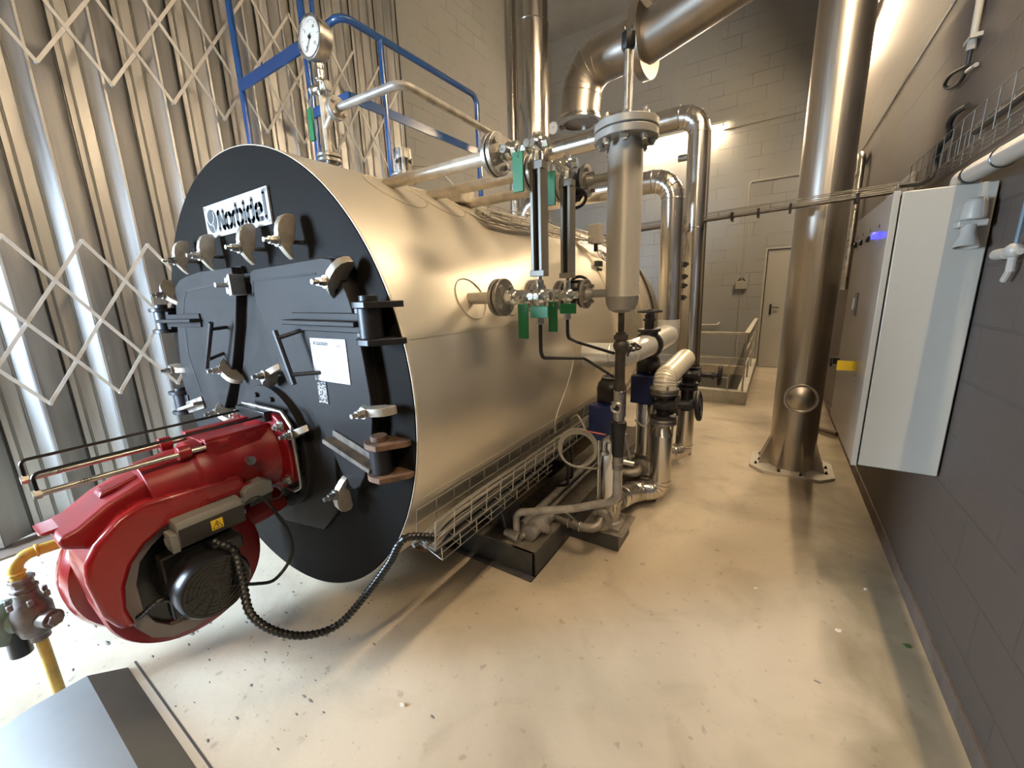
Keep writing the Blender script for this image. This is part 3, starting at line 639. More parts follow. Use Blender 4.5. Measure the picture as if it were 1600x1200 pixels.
# cast combustion-head sleeve (round, tapering into the fan housing)
m = M(); m.lathe((-1.68, 0.735, 0.775), (0, -1, -0.06), [(0, .150), (.03, .142), (.06, .125), (.20, .122), (.215, .132), (.26, .132), (.275, .118), (.40, .112)], 40)
m.box((-1.77, .50, .84), (-1.585, .70, .895)); m.box((-1.625, .50, .835), (-1.59, .74, .905)); m.box((-1.79, .50, .835), (-1.755, .74, .905)); m.box((-1.56, .46, .70), (-1.54, .60, .72))
for y in (.57, .66, .46):
    for x in (-1.605, -1.772): m.cyl((x, y, .878), (x, y-.035, .878), .024, n=16)
build('head_sleeve', m, REDC, BU, bevel=0.003)
m = M(); m.cyl((-1.55, .605, .80), (-1.528, .605, .803), .016, n=20); m.cyl((-1.55, .605, .80), (-1.524, .605, .803), .010, n=16); build('sight_plug', m, STEEL, BU)
# upper wedge casting between sleeve and housing
m = M(); m.prism([(.52, .86), (.38, .84), (.24, .79), (.17, .745), (.13, .735), (.13, .70), (.24, .64), (.40, .60), (.55, .64), (.58, .72)], 'x', -1.80, -1.60); build('housing_neck', m, REDC, BU, bevel=0.014, segs=3)
m = M(); m.prism([(.22, .742), (.115, .738), (.105, .734), (.115, .728), (.24, .728)], 'x', -1.78, -1.68); build('lifting_lug', m, RED, BU, bevel=0.003)
m = M(); m.prism([(.47, .862), (.245, .808), (.235, .79), (.25, .78), (.47, .80)], 'x', -1.735, -1.665); build('top_rib', m, REDC, BU, bevel=0.006)
# fan housing
def superdisc(cy, cz, R, x0, x1, rnd, mat_, name, root, n=56):
    m = M(); m.lathe((x0, cy, cz), (1, 0, 0), [(0, 0), (0, R-rnd), (rnd*.3, R-rnd*.3), (rnd, R), (x1-x0-rnd, R), (x1-x0-rnd*.3, R-rnd*.3), (x1-x0, R-rnd), (x1-x0, 0)], n)
    return build(name, m, mat_, root)
superdisc(0.385, 0.455, 0.262, -1.95, -1.80, 0.045, RED, 'fan_housing', BU)
superdisc(0.395, 0.450, 0.228, -1.81, -1.61, 0.02, REDC, 'housing_core', BU)
# sound hood: profile in (y, z)
hood = [(.150,.600),(.158,.655),(.185,.700),(.245,.752),(.300,.775),(.560,.760),(.580,.745),(.580,.690),(.560,.668),(.500,.672),(.400,.680),(.340,.672),(.290,.645),(.250,.600),(.225,.540),(.215,.47),(.225,.40),(.190,.415),(.162,.48)]
m = M(); m.prism(hood, 'x', -1.755, -1.545); HD = build('sound_hood', m, RED, BU, bevel=0.015, segs=3)
for y, z in ((.215, .722), (.250, .748)):
    m = M(); nr = Vector((0, -.62, .78)); c = Vector((-1.655, y, z+.008)); m.cyl(c-nr*.012, c+nr*.004, .015, n=20); build('hood_plug', m, REDC, HD)
m = M()
for x in (-1.61, -1.58): m.box((x-.006, .495, .757), (x+.006, .515, .7715))
build('hood_slot', m, BLACK, HD)
m = M()
arc = [(.225,.52),(.25,.60),(.29,.645),(.34,.672),(.40,.68),(.50,.672)]; inn = [(.250,.52),(.27,.585),(.305,.622),(.345,.648),(.40,.655),(.50,.650)]
m.prism(arc+list(reversed(inn)), 'x', -1.60, -1.575); m.prism([(.225,.52),(.215,.46),(.225,.38),(.255,.32),(.30,.285),(.36,.272),(.43,.28),(.47,.31),(.43,.325),(.36,.312),(.305,.325),(.27,.365),(.25,.42),(.250,.52)], 'x', -1.60, -1.575)
build('hood_rim_plate', m, mat('hood_inner_grey', (0.22, 0.19, 0.18), 0.6), BU)
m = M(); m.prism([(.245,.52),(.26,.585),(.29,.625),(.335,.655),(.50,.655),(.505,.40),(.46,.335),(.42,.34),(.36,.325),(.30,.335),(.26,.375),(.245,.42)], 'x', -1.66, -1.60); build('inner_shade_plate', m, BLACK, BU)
# motor
MC = (0.392, 0.490)
m = M(); m.lathe((-1.56, MC[0], MC[1]), (1, 0, 0), [(-.06, .10), (.0, .105), (.03, .094), (.10, .094), (.105, .101), (.158, .101), (.170, .094), (.172, 0)], 40)
MO = build('fan_motor', m, BLACK, BU)
m = M()
for r in (.014, .026, .038, .050, .062, .074, .086): m.torus((-1.388, MC[0], MC[1]), (1, 0, 0), r, .0013, 36, 6)
for k in range(12):
    a = 2*PI*k/12; m.cyl((-1.387, MC[0]+.012*math.cos(a), MC[1]+.012*math.sin(a)), (-1.387, MC[0]+.088*math.cos(a), MC[1]+.088*math.sin(a)), .0012, n=6)
build('fan_grille', m, mat('grille_wire', (.07,.065,.05), .35, .6), MO)
m = M(); m.box((-1.545, .415, .555), (-1.43, .50, .60)); m.box((-1.55, .30, .38), (-1.50, .48, .60)); build('motor_terminal_base', m, BLACK, MO, bevel=0.006)
# control box
m = M(); m.prism([(-1.615,.612),(-1.488,.612),(-1.488,.672),(-1.500,.695),(-1.615,.700)], 'y', .352, .540); CB = build('control_box', m, GREYPL, BU, bevel=0.003)
m = M(); m.box((-1.490, .354, .614), (-1.4865, .538, .674)); build('box_front', m, DKPL, CB)
m = M(); m.box((-1.545, .332, .605), (-1.487, .352, .665)); m.box((-1.53, .326, .625), (-1.50, .333, .65)); build('plug', m, GREYPL, CB, bevel=0.002)
m = M(); m.cyl((-1.53, .54, .665), (-1.53, .558, .665), .016, n=8); m.cyl((-1.53, .54, .63), (-1.53, .556, .63), .010, n=10); build('cable_gland', m, GREYPL, CB)
m = M(); m.box((-1.4867, .438, .627), (-1.4858, .472, .662)); W = lab(build('warning_label', m, YEL, CB), 'yellow label with a black electric shock triangle')
m = M(); T3 = [(.441, .631), (.469, .631), (.455, .657)]
for a, b in zip(T3, T3[1:]+T3[:1]): m.bar((-1.4856, a[0], a[1]), (-1.4856, b[0], b[1]), .0018, .0006, up=(1, 0, 0))
B4 = [(.4555, .652), (.4525, .643), (.4575, .6435), (.4545, .634)]
for a, b in zip(B4, B4[1:]): m.bar((-1.4856, a[0], a[1]), (-1.4856, b[0], b[1]), .0020, .0006, up=(1, 0, 0))
build('shock_symbol', m, INK, W)
# damper motor box
m = M(); m.prism([(.555,.700),(.570,.715),(.630,.722),(.655,.708),(.655,.665),(.560,.655)], 'x', -1.585, -1.515); o = build('damper_box', m, GREYPL, BU, bevel=0.004)
m = M(); m.box((-1.58, .57, .638), (-1.52, .65, .668)); m.cyl((-1.55, .56, .655), (-1.55, .54, .645), .012, n=10); build('damper_base', m, DKPL, o, bevel=0.003)
m = M(); m.cyl((-1.67, .74, .56), (-1.67, .50, .52), .05, n=20); build('gas_inlet', m, REDC, BU)
# slide rods with black hoops
for x in (-1.595, -1.775): m = M(); m.cyl((x, .72, .878), (x, .118, .878), .0085, n=12); m.cyl((x, .128, .878), (x, .112, .878), .013, n=6); build('slide_rod', m, STEEL, BU)
for x in (-1.595, -1.775): m = M(); m.tube(bend([(x, .715, .935), (x, .121, .935), (x, .121, .872)], .014), .0048, 8); build('rod_guard', m, BLACK, BU)
m = M(); m.box((-1.80, .690, .915), (-1.57, .722, .955)); build('rod_bracket', m, BLACK, BU, bevel=.003)

# burner cables
def cable(name, pts, r, mt, label, cat='cable', R=0.05, n=8, group=None):
    return single(name, M().tube(bend(pts, R, 8), r, n), mt, label, cat, group)
def smoothp(pts, k=8):
    P = [Vector(p) for p in pts]; P = [P[0]*2-P[1]]+P+[P[-1]*2-P[-2]]; out = []
    for i in range(1, len(P)-2):
        for j in range(k):
            t = j/k; a, b, c, d = P[i-1], P[i], P[i+1], P[i+2]
            out.append(0.5*((2*b)+(c-a)*t+(2*a-5*b+4*c-d)*t*t+(3*b-a-3*c+d)*t**3))
    out.append(P[-2]); return out
L1 = [(-1.52, .555, .66), (-1.50, .60, .668), (-1.4700, 0.6270, 0.6050), (-1.4600, 0.6570, 0.4990), (-1.4600, 0.6500, 0.4080), (-1.4600, 0.5830, 0.3560), (-1.4500, 0.5170, 0.3870), (-1.45, .47, .42)]
single('control_cable', M().tube(smoothp(L1), .006, 8), RUBBER, 'thin black cable looping beside the red burner box', 'cable')
single('signal_wire', M().tube(smoothp([(-1.53, .655, .69), (-1.50, .675, .672), (-1.50, .665, .64), (-1.53, .63, .635)]), .003, 6), RUBBER, 'short black wire curving under the small grey damper box', 'wire')
# corrugated conduit from motor down and up to the cable basket
def corrugated(pts, r, name, mt, label, pitch=0.012):
    P = smoothp(pts, 10); L = [0]
    for a, b in zip(P, P[1:]): L.append(L[-1]+(b-a).length)
    N = int(L[-1]/pitch*4); Q = []
    import bisect
    for i in range(N+1):
        s_ = L[-1]*i/N; j = min(max(bisect.bisect_right(L, s_)-1, 0), len(P)-2); t = (s_-L[j])/max(1e-9, L[j+1]-L[j]); Q.append(P[j].lerp(P[j+1], t))
    return single(name, M().tube(Q, r, 10, rf=lambda t: r*(1+0.13*math.cos(2*PI*t*N/4))), mt, label, 'conduit')
c1 = [(-1.46, .43, .60), (-1.40, .455, .575), (-1.3800, 0.4540, 0.5370), (-1.3600, 0.4490, 0.4650), (-1.3300, 0.4440, 0.3740), (-1.2800, 0.4830, 0.3020), (-1.2200, 0.5510, 0.2580), (-1.1700, 0.6370, 0.2580), (-1.0900, 0.7090, 0.3680), (-1.0000, 0.7410, 0.4950), (-0.9300, 0.7570, 0.6000), (-.905, .86, .555)]
corrugated(c1, .0125, 'corrugated_conduit', CORR, 'black corrugated conduit sagging from the burner to the cable basket', 0.016)
c2 = [(-1.50, .30, .46), (-1.5000, 0.2710, 0.4760), (-1.5800, 0.2350, 0.4100), (-1.6600, 0.1970, 0.3890), (-1.7000, 0.1910, 0.4110), (-1.7350, 0.2020, 0.4470)]
corrugated(c2, .008, 'corrugated_lead', CORR, 'short black twisted lead hanging under the red sound hood', 0.02)

# gas line with regulator on the near floor
GX, GY = -2.037, 0.066
G = thing('gas_pipe', 'yellow gas pipe rising from the floor beside the grey trench cover', 'pipe', (GX, GY, 0))
m = M(); m.cyl((GX, GY, 0.001), (GX, GY, 0.30), 0.0155, n=20); build('riser', m, YELLOW, G)
m = M(); m.tube(bend([(GX, GY-.005, .44), (GX, GY-.005, .560), (GX, .30, .545), (GX+.10, .50, .52)], .045), .0185, 14); m.torus((GX, GY-.005, .505), (0, 0, 1), .018, .005, 20, 6); m.torus((GX, GY+.05, .557), (0, 1, 0), .018, .005, 20, 6); build('elbow_pipe', m, YELLOW, G)
RG = thing('gas_regulator', 'pale green gas pressure regulator on the yellow riser', 'regulator', (GX, GY, .25))
m = M(); m.lathe((GX, GY, .245), (0, 0, 1), [(0, .018), (.0, .026), (.02, .026), (.03, .040), (.07, .050), (.12, .050), (.15, .036), (.17, .030), (.19, .030)], 28)
m.cyl((GX+.02, GY+.01, .33), (GX+.075, GY+.035, .33), .030, n=20); m.cyl((GX+.075, GY+.035, .33), (GX+.09, GY+.04, .33), .022, n=6); m.lathe((GX, GY, .43), (0, 0, 1), [(0, .026), (.01, .034), (.02, .034), (.025, .027), (.04, .027), (.042, .032), (.055, .032)], 8)
for k in range(6):
    a = k*PI/3; m.cyl((GX+.048*math.cos(a), GY+.048*math.sin(a), .395), (GX+.048*math.cos(a), GY+.048*math.sin(a), .415), .008, n=6)
build('body', m, REGM, RG, bevel=.002)
m = M(); dd = Vector((-.70, -.72, -.05)).normalized(); c = Vector((GX, GY, .33)); m.lathe(c+dd*.02, dd, [(0, .035), (.03, .040), (.045, .075), (.058, .075)], 32); m.lathe(c+dd*.078, dd, [(0, .075), (.012, .075), (.03, .062), (.055, .035), (.085, .028), (.125, .024), (.13, 0)], 32)
build('diaphragm_case', m, TEAL, RG)
m = M(); m.cyl(c+dd*.06+V(0, 0, -.01), c+dd*.065+V(0, 0, -.13), .028, n=20); build('vent_cap', m, BLACK, RG)

# trench cover on the near floor (bevelled grey duct)
m = M(); y0, y1, y2, y3 = -.15, .002, .128, .232; h = .088; xa, xb = -1.97, -.55
m.v = [V(xa-.05, y0, 0), V(xb, y0, 0), V(xb, y3, 0), V(xa, y3, 0), V(xa+.045, y1, h), V(xb, y1, h), V(xb, y2, h), V(xa+.045, y2, h)]
m.f = [(3, 2, 1, 0), (4, 5, 6, 7), (0, 1, 5, 4), (2, 3, 7, 6), (3, 0, 4, 7), (1, 2, 6, 5)]
single('trench_cover', m, DUCTP, 'low grey sheet metal duct cover with sloped sides on the near floor', 'duct cover', loc=(-1.5, 0.1, 0))

# ================================================================== pressure gauge
PG = thing('pressure_gauge', 'round white dial pressure gauge above the boiler front flange', 'gauge', (-1.763, 1.236, 2.0))
gx, gy = -1.763, 1.236
m = M(); m.cyl((gx, gy, 2.0), (gx, gy, 2.26), .0155, n=16); m.cyl((gx, gy, 2.11), (gx+.05, gy, 2.15), .014, n=16)
build('riser_pipe', m, PIPEP, PG)
m = M(); m.lathe((gx, gy, 2.235), (0, 0, 1), [(0, .016), (.01, .022), (.03, .022), (.035, .016), (.06, .016), (.065, .024), (.10, .024), (.105, .018), (.125, .018)], 12); m.cyl((gx-.045, gy-.01, 2.27), (gx+.04, gy+.01, 2.27), .014, n=10); m.cyl((gx-.055, gy-.01, 2.27), (gx-.04, gy-.01, 2.27), .020, n=6); m.cyl((gx+.03, gy, 2.27), (gx+.05, gy, 2.27), .022, n=6)
build('three_way_cock', m, CHROME, PG, bevel=.001)
m = M(); m.tube(bend([(gx-.02, gy-.03, 2.265), (gx-.045, gy-.035, 2.20), (gx-.045, gy-.035, 2.17)], .02), .004, 8); o = build('cock_lever', m, STEEL, PG)
m = M(); m.box((gx-.062, gy-.045, 2.06), (gx-.030, gy-.033, 2.19)); build('grip', m, GREEN, o, bevel=.003)
GZ = 2.452
m = M(); m.lathe((gx, gy-.020, GZ), (0, 1, 0), [(0, .080), (.004, .080), (.05, .078), (.055, .070), (.055, 0)], 48); m.ringplate((gx, gy-.031, GZ), (0, 1, 0), .071, .083, .014, 48); m.cyl((gx, gy+.01, GZ-.075), (gx, gy+.01, GZ-.10), .013, n=6)
GC = build('gauge_case', m, STEEL, PG, bevel=.001)
m = M(); m.cyl((gx, gy-.022, GZ), (gx, gy-.026, GZ), .0715, n=48); DLo = build('dial', m, DIAL, PG)
m = M()
for k in range(31):
    a = math.radians(225-270*k/30); r0 = .058 if k % 5 else .052
    m.bar((gx+r0*math.cos(a), gy-.0264, GZ+r0*math.sin(a)), (gx+.064*math.cos(a), gy-.0264, GZ+.064*math.sin(a)), .0012 if k % 5 else .002, .0006, up=(0, 1, 0))
build('tick_marks', m, INK, DLo)
for s_, k in (('0', 0), ('5', 10), ('10', 20), ('15', 30)):
    a = math.radians(225-270*k/30); text_mesh(s_, .016, (gx+.042*math.cos(a), gy-.0264, GZ+.042*math.sin(a)-.005), (1, 0, 0), (0, 0, 1), DLo, 'numeral', INK, align='CENTER')
m = M(); a = math.radians(238); m.bar((gx-.015*math.cos(a), gy-.029, GZ-.015*math.sin(a)), (gx+.055*math.cos(a), gy-.029, GZ+.055*math.sin(a)), .003, .001, up=(0, 1, 0)); m.cyl((gx, gy-.027, GZ), (gx, gy-.032, GZ), .007, n=12); build('needle', m, INK, DLo)
m = M(); c = V(gx+.075, gy, 2.168); m.cyl(c, c+V(.013, 0, 0), .046, n=28); m.cyl(c+V(.015, 0, 0), c+V(.028, 0, 0), .046, n=28); m.bolts(c-V(.012, 0, 0), (1, 0, 0), .033, 4, .008, .052, .78); m.cyl((gx+.04, gy, 2.142), (gx+.08, gy, 2.168), .014, n=12)
build('side_flange', m, PIPEG, PG, bevel=.001)
m = M(); m.tube(bend([(gx+.10, gy, 2.168), (-1.27, gy, 2.155), (-1.27, 2.15, 2.145), (-1.27, 2.30, 2.05)], .05, 8), .0165, 14)
single('balance_pipe', m, PIPEG, 'grey painted pipe running from the pressure gauge flange along the boiler top', 'pipe')

# ================================================================== blue guard rail and ladder frame
GR = thing('guard_rail', 'glossy blue tubular guard rail standing on top of the boiler', 'railing', (-2.24, 1.75, 1.5))
sk = lambda x: CZ+math.sqrt(max(0, RB*RB-(x-CX)**2))
rx = -2.24
m = M(); m.tube(bend([(-2.60, 1.75, 2.93), (rx, 1.75, 2.955), (rx, 3.02, 2.975), (rx, 3.02, sk(rx)-.02)], .07), .021, 14); build('top_tube', m, BLUE, GR)
m = M(); m.bar((rx, 1.76, 2.54), (rx, 3.02, 2.555), .012, .055); m.bar((-2.60, 1.75, 2.54), (rx, 1.75, 2.54), .012, .055); build('knee_bar', m, BLUE, GR, bevel=.001)
m = M(); m.cyl((rx, 2.03, sk(rx)-.02), (rx, 2.03, 2.96), .019, n=14); build('post', m, BLUE, GR)
LD = thing('blue_ladder_frame', 'tall blue steel posts joined by a flat blue bar beside the folding shutter', 'ladder frame', (-3.0, 1.75, 0))
for x in (-2.62, -3.46):
    m = M(); m.cyl((x, 1.76, sk(x)-.04 if x > -2.65 else 0.0), (x, 1.76, 4.6), .022, n=14); build('post', m, BLUE, LD)
m = M(); m.cyl((-2.565, 1.80, sk(-2.565)-.03), (-2.565, 1.80, 4.6), .014, n=12); build('conductor_post', m, BLUE, LD)
m = M(); m.bar((-3.46, 1.75, 2.925), (-2.62, 1.75, 2.925), .014, .075); build('flat_bar', m, BLUE, LD, bevel=.001)

# ================================================================== level gauges
def level_gauge(y, x, label, hand, zt=1.745, zb=1.408, pz=1.795, pl=1.345):
    t = thing('level_gauge', label, 'level gauge', (x, y, zb), 'boiler level gauges')
    # column with a long slot
    w_, d_ = .025, .018
    m = M()
    m.prism([(x-w_, y-.002), (x-w_, y+d_), (x+w_, y+d_), (x+w_, y-.002), (x+w_*.75, y-d_), (x+w_*.36, y-d_), (x+w_*.36, y+.004), (x-w_*.36, y+.004), (x-w_*.36, y-d_), (x-w_*.75, y-d_)], 'z', zb+.018, zt-.022)
    m.box((x-w_, y-d_, zb), (x+w_, y+d_, zb+.018)); m.box((x-w_, y-d_, zt-.022), (x+w_, y+d_, zt)); build('gauge_column', m, GCOL, t, bevel=.001)
    m = M(); m.box((x-w_*.34, y-.004, zb+.02), (x+w_*.34, y+.003, zt-.03)); build('sight_glass', m, GLASSD, t)
    for z, s_ in ((pz, 1), (pl, -1)):
        m = M(); x0 = -.786
        m.cyl((x0, y, z), (x+.005, y, z), .016, n=14)
        m.cyl((x0, y, z), (x0+.012, y, z), .026, n=6); m.sphere((x0+.036, y, z), .027, 14); m.cyl((x0+.055, y, z), (x0+.072, y, z), .026, n=6); m.cyl((x-.054, y, z), (x-.030, y, z), .023, n=10); m.sphere((x, y, z), .027, 14)
        m.cyl((x+.015, y, z), (x+.040, y, z), .016, n=6); m.cyl((x-.02, y-.015, z), (x-.02, y-.032, z), .013, n=6); m.cyl((x+.0, y-.015, z), (x+.0, y-.030, z), .012, n=6); m.cyl((x0+.036, y-.015, z), (x0+.036, y-.036, z), .013, n=8)
        if s_ > 0: m.cyl((x, y, zt), (x, y, z-.012), .016, n=8); m.cyl((x, y, z+.015), (x, y, z+.032), .013, n=6)
        else: m.cyl((x, y, z+.012), (x, y, zb-.012), .014, n=8); m.cyl((x, y, zb-.012), (x, y, zb+.002), .009, n=8); m.cyl((x, y, z-.015), (x, y, z-.075), .011, n=10); m.sphere((x, y, z-.042), .018, 12); m.cyl((x, y, z-.068), (x, y, z-.090), .013, n=6)
        o = build('gauge_cock', m, CHROME, t, bevel=.0008)
        m = M(); hx = x-.044 if s_ > 0 else x-.040
        m.box((hx-.019, y-.045, z-.135), (hx+.019, y-.039, z-.022)); build('green_grip', m, GREEN, o, bevel=.002)
        m = M(); m.bar((hx+.005, y-.036, z), (hx, y-.043, z-.04), .010, .004); build('lever', m, STEEL, o)
    m = M(); m.box((x-.002, y-.062, pl-.066), (x+.062, y-.055, pl-.030)); build('drain_grip', m, GREEN, t, bevel=.002)
    m = M(); m.cyl((x, y-.02, pl-.045), (x+.005, y-.055, pl-.045), .007, n=8); build('drain_spindle', m, CHROME, t)
    return t
level_gauge(ROWS[0], -.648, 'glass level gauge in a slotted grey column, the one closer to the boiler front', 0)
level_gauge(ROWS[1], -.662, 'glass level gauge in a slotted grey column, between its twin and the grey float chamber', 0)
def drain_tube(name, pts, label):
    t = single(name, M().tube(bend(pts, .035, 8), .0065, 10), BLKMET, label, 'pipe', 'level gauge drain tubes'); return t
drain_tube('drain_tube', [(-.648, 1.17, 1.262), (-.648, 1.17, 1.142), (-.672, 1.60, 1.075), (-.555, 1.65, .992)], 'thin dark drain tube from the front level gauge, the lower of two bends')
drain_tube('drain_tube', [(-.662, 1.41, 1.262), (-.662, 1.41, 1.185), (-.690, 1.56, 1.150), (-.556, 1.65, 1.095)], 'thin dark drain tube from the second level gauge, the upper of two bends')

# ================================================================== float chamber column
FX, FY = -.530, 1.65
FC = thing('float_chamber', 'upright matt grey float chamber cylinder with a bolted flange top', 'float chamber', (FX, FY, 1.26))
m = M(); m.lathe((FX, FY, 1.265), (0, 0, 1), [(0, 0), (.003, .030), (.015, .052), (.04, .064), (.065, .066), (.068, .068), (.072, .066), (.60, .066), (.635, .058), (.655, .060)], 48); build('chamber_body', m, mat('grey_cast_paint', (0.36, 0.345, 0.31), 0.42, 0.25, var=.06, vscale=3), FC)
m = M(); m.cyl((FX, FY, 1.905), (FX, FY, 1.931), .118, n=48); m.cyl((FX, FY, 1.937), (FX, FY, 1.963), .118, n=48); m.cyl((FX, FY, 1.93), (FX, FY, 1.94), .100, n=40); build('flange', m, GREYP, FC, bevel=.002)
m = M(); 
for k in range(8):
    m = M(); a = .3+k*PI/4; p = V(FX+.094*math.cos(a), FY+.094*math.sin(a), 0); m.cyl(p+V(0, 0, 1.883), p+V(0, 0, 1.987), .010, n=8); m.cyl(p+V(0, 0, 1.890), p+V(0, 0, 1.904), .015, n=6); m.cyl(p+V(0, 0, 1.963), p+V(0, 0, 1.976), .015, n=6); build('flange_bolt', m, STEEL, FC)
for z in (1.795, 1.347):
    m = M(); m.cyl((FX-.05, FY, z), (-.665, FY, z), .0165, n=16); m.cyl((-.680, FY, z), (-.655, FY, z), .028, .017, n=16); o = build('side_pipe', m, GREYP, FC)
    m = M(); m.cyl((-.694, FY, z), (-.680, FY, z), .062, n=32); m.bolts((-.716, FY, z), (1, 0, 0), .046, 4, .008, .052, .78); build('flange', m, FLG, o, bevel=.001)
m = M(); m.cyl((FX, FY, 1.963), (FX, FY, 2.22), .013, n=16); m.cyl((FX, FY, 1.963), (FX, FY, 1.985), .022, n=6); m.cyl((FX+.018, FY, 1.97), (FX+.018, FY, 2.20), .004, n=8); build('probe_tube', m, STEEL, FC)
m = M(); m.lathe((FX, FY, 2.205), (0, 0, 1), [(0, .020), (.012, .026), (.052, .026), (.060, .018), (.065, 0)], 8); m.cyl((FX-.012, FY, 2.265), (FX-.018, FY, 2.285), .004, n=6); m.cyl((FX+.010, FY, 2.265), (FX+.014, FY, 2.280), .004, n=6); build('probe_cap', m, BLACK, FC, bevel=.002)
def globe_valve(name, label, c, flow, stem, r=.05, L=.13, mt=BLKMET, wheelR=.055, stemL=.12, wr=.0065, group=None, yoke=True):
    """flanged valve: flow and stem are directions"""
    c, f, s_ = Vector(c), Vector(flow).normalized(), Vector(stem).normalized()
    t = thing(name, label, 'valve', c, group)
    m = M(); m.lathe(c-f*L/2, f, [(0, r), (.012, r), (.013, r*.5), (L*.28, r*.55), (L*.42, r*.80), (L*.58, r*.80), (L*.72, r*.55), (L-.013, r*.5), (L-.012, r), (L, r)], 28)
    m.bolts(c-f*L/2-f*.006, f, r*.76, 4, r*.13, .026, .78); m.bolts(c+f*(L/2-.02), f, r*.76, 4, r*.13, .026, .78)
    m.cyl(c, c+s_*(r*.95), r*.62, n=20); m.cyl(c+s_*(r*.95), c+s_*(r*1.15), r*.82, n=6); build('valve_body', m, mt, t, bevel=.0015)
    u, w_, _ = frame_of(s_); m = M()
    if yoke:
        for q in (1, -1): m.bar(c+s_*r*1.1+u*q*r*.30, c+s_*(r*1.1+stemL*.62)+u*q*r*.30, r*.24, r*.34, up=w_)
        m.cyl(c+s_*(r*1.1+stemL*.58), c+s_*(r*1.1+stemL*.72), r*.42, n=14)
    m.cyl(c+s_*r, c+s_*(r*1.1+stemL), r*.24, n=10); build('valve_stem', m, mt, t, bevel=.001)
    build('handwheel', handwheel(c+s_*(r*1.1+stemL), s_, wheelR, wr), mt, t); return t
globe_valve('isolating_valve', 'black handwheel valve at the top of the grey float chamber', (-.742, FY, 1.795), (1, 0, 0), (.25, -.55, -.75), .055, .092, wheelR=.046, stemL=.03)
globe_valve('isolating_valve', 'black handwheel valve at the bottom of the grey float chamber', (-.742, FY, 1.347), (1, 0, 0), (-.1, .9, .35), .058, .092, wheelR=.046, stemL=.03)

# drain line beneath the chamber
DP = thing('chamber_drain_pipe', 'dark drain pipe dropping from the grey float chamber with a brass strainer nut', 'pipe', (FX, FY, .35))
m = M(); m.cyl((FX, FY, 1.272), (FX, FY, 1.18), .0125, n=14); m.cyl((FX, FY, 1.185), (FX, FY, .93), .0215, n=20); m.cyl((FX, FY, 1.175), (FX, FY, 1.155), .030, n=6); m.sphere((FX, FY, 1.13), .032, 14); build('strainer', m, mat('dark_pipe', (.075, .065, .055), .5, .5, var=.3, vscale=20), DP)
m = M(); m.cyl((FX, FY, .935), (FX, FY, .80), .0245, n=20); m.cyl((FX+.0, FY-.02, .875), (FX+.005, FY-.052, .872), .026, n=8); m.torus((FX+.005, FY-.055, .872), (.1, -1, 0), .019, .007, 20, 8); build('sight_nut', m, STEEL, DP, bevel=.001)
m = M(); m.cyl((FX+.005, FY-.050, .872), (FX+.005, FY-.053, .872), .014, n=16); build('sight_window', m, BLACK, DP)
m = M(); m.lathe((FX, FY, .80), (0, 0, -1), [(0, .024), (.005, .034), (.035, .036), (.045, .030), (.16, .027), (.17, .022)], 20); build('check_body', m, BLKMET, DP)
m = M(); m.cyl((FX, FY, .64), (FX, FY, .57), .024, n=12); m.torus((FX, FY, .60), (0, 0, 1), .025, .003, 20, 6); build('union', m, STEELD, DP)
m = M(); m.tube(bend([(FX, FY, .58), (FX, FY-.005, .415), (-.72, 1.60, .345), (-.93, 1.535, .30), (-1.0, 1.52, .285), (-1.0, 1.52, FH+.012)], .05, 8), .0185, 16); build('drain_bend', m, PIPEG, DP)
m = M(); m.cyl((FX+.01, FY, .80), (FX+.055, FY+.01, .62), .005, n=8); m.cyl((-.505, FY, .61), (-.46, FY+.01, .605), .010, n=10); build('branch', m, STEEL, DP)
# small red-handled cock
RC = thing('ball_cock', 'small steel ball cock with a red lever above the pump jacket', 'valve', (-.60, 1.66, .70))
m = M(); m.tube(bend([(FX-.02, 1.62, .72), (-.585, 1.63, .71), (-.585, 1.63, .64)], .02), .013, 12); m.cyl((-.585, 1.63, .655), (-.585, 1.63, .638), .021, n=12); m.sphere((-.565, 1.63, .712), .018, 12); build('cock_body', m, STEEL, RC)
m = M(); m.bar((-.575, 1.62, .735), (-.66, 1.60, .745), .009, .004); build('red_lever', m, mat('red_lever_sleeve', (.42, .10, .08), .5), RC)
m = M()
for k, (R_, dz) in enumerate(((.088, 0), (.093, .006), (.084, -.006))): m.torus((-.755, 1.72, .60+dz), (.35, -1, .25), R_, .005, 48, 8)
m.tube(smoothp([(-.60, 1.64, .64), (-.62, 1.65, .56), (-.68, 1.68, .53), (-.75, 1.70, .51)]), .005, 8)
m.tube(smoothp([(-.72, 1.75, .68), (-.78, 1.78, .75), (-.83, 1.8, .72)]), .005, 8)
single('coiled_cable', m, CABLE, 'grey cable coiled in a loop beside the first blue pump motor', 'cable')

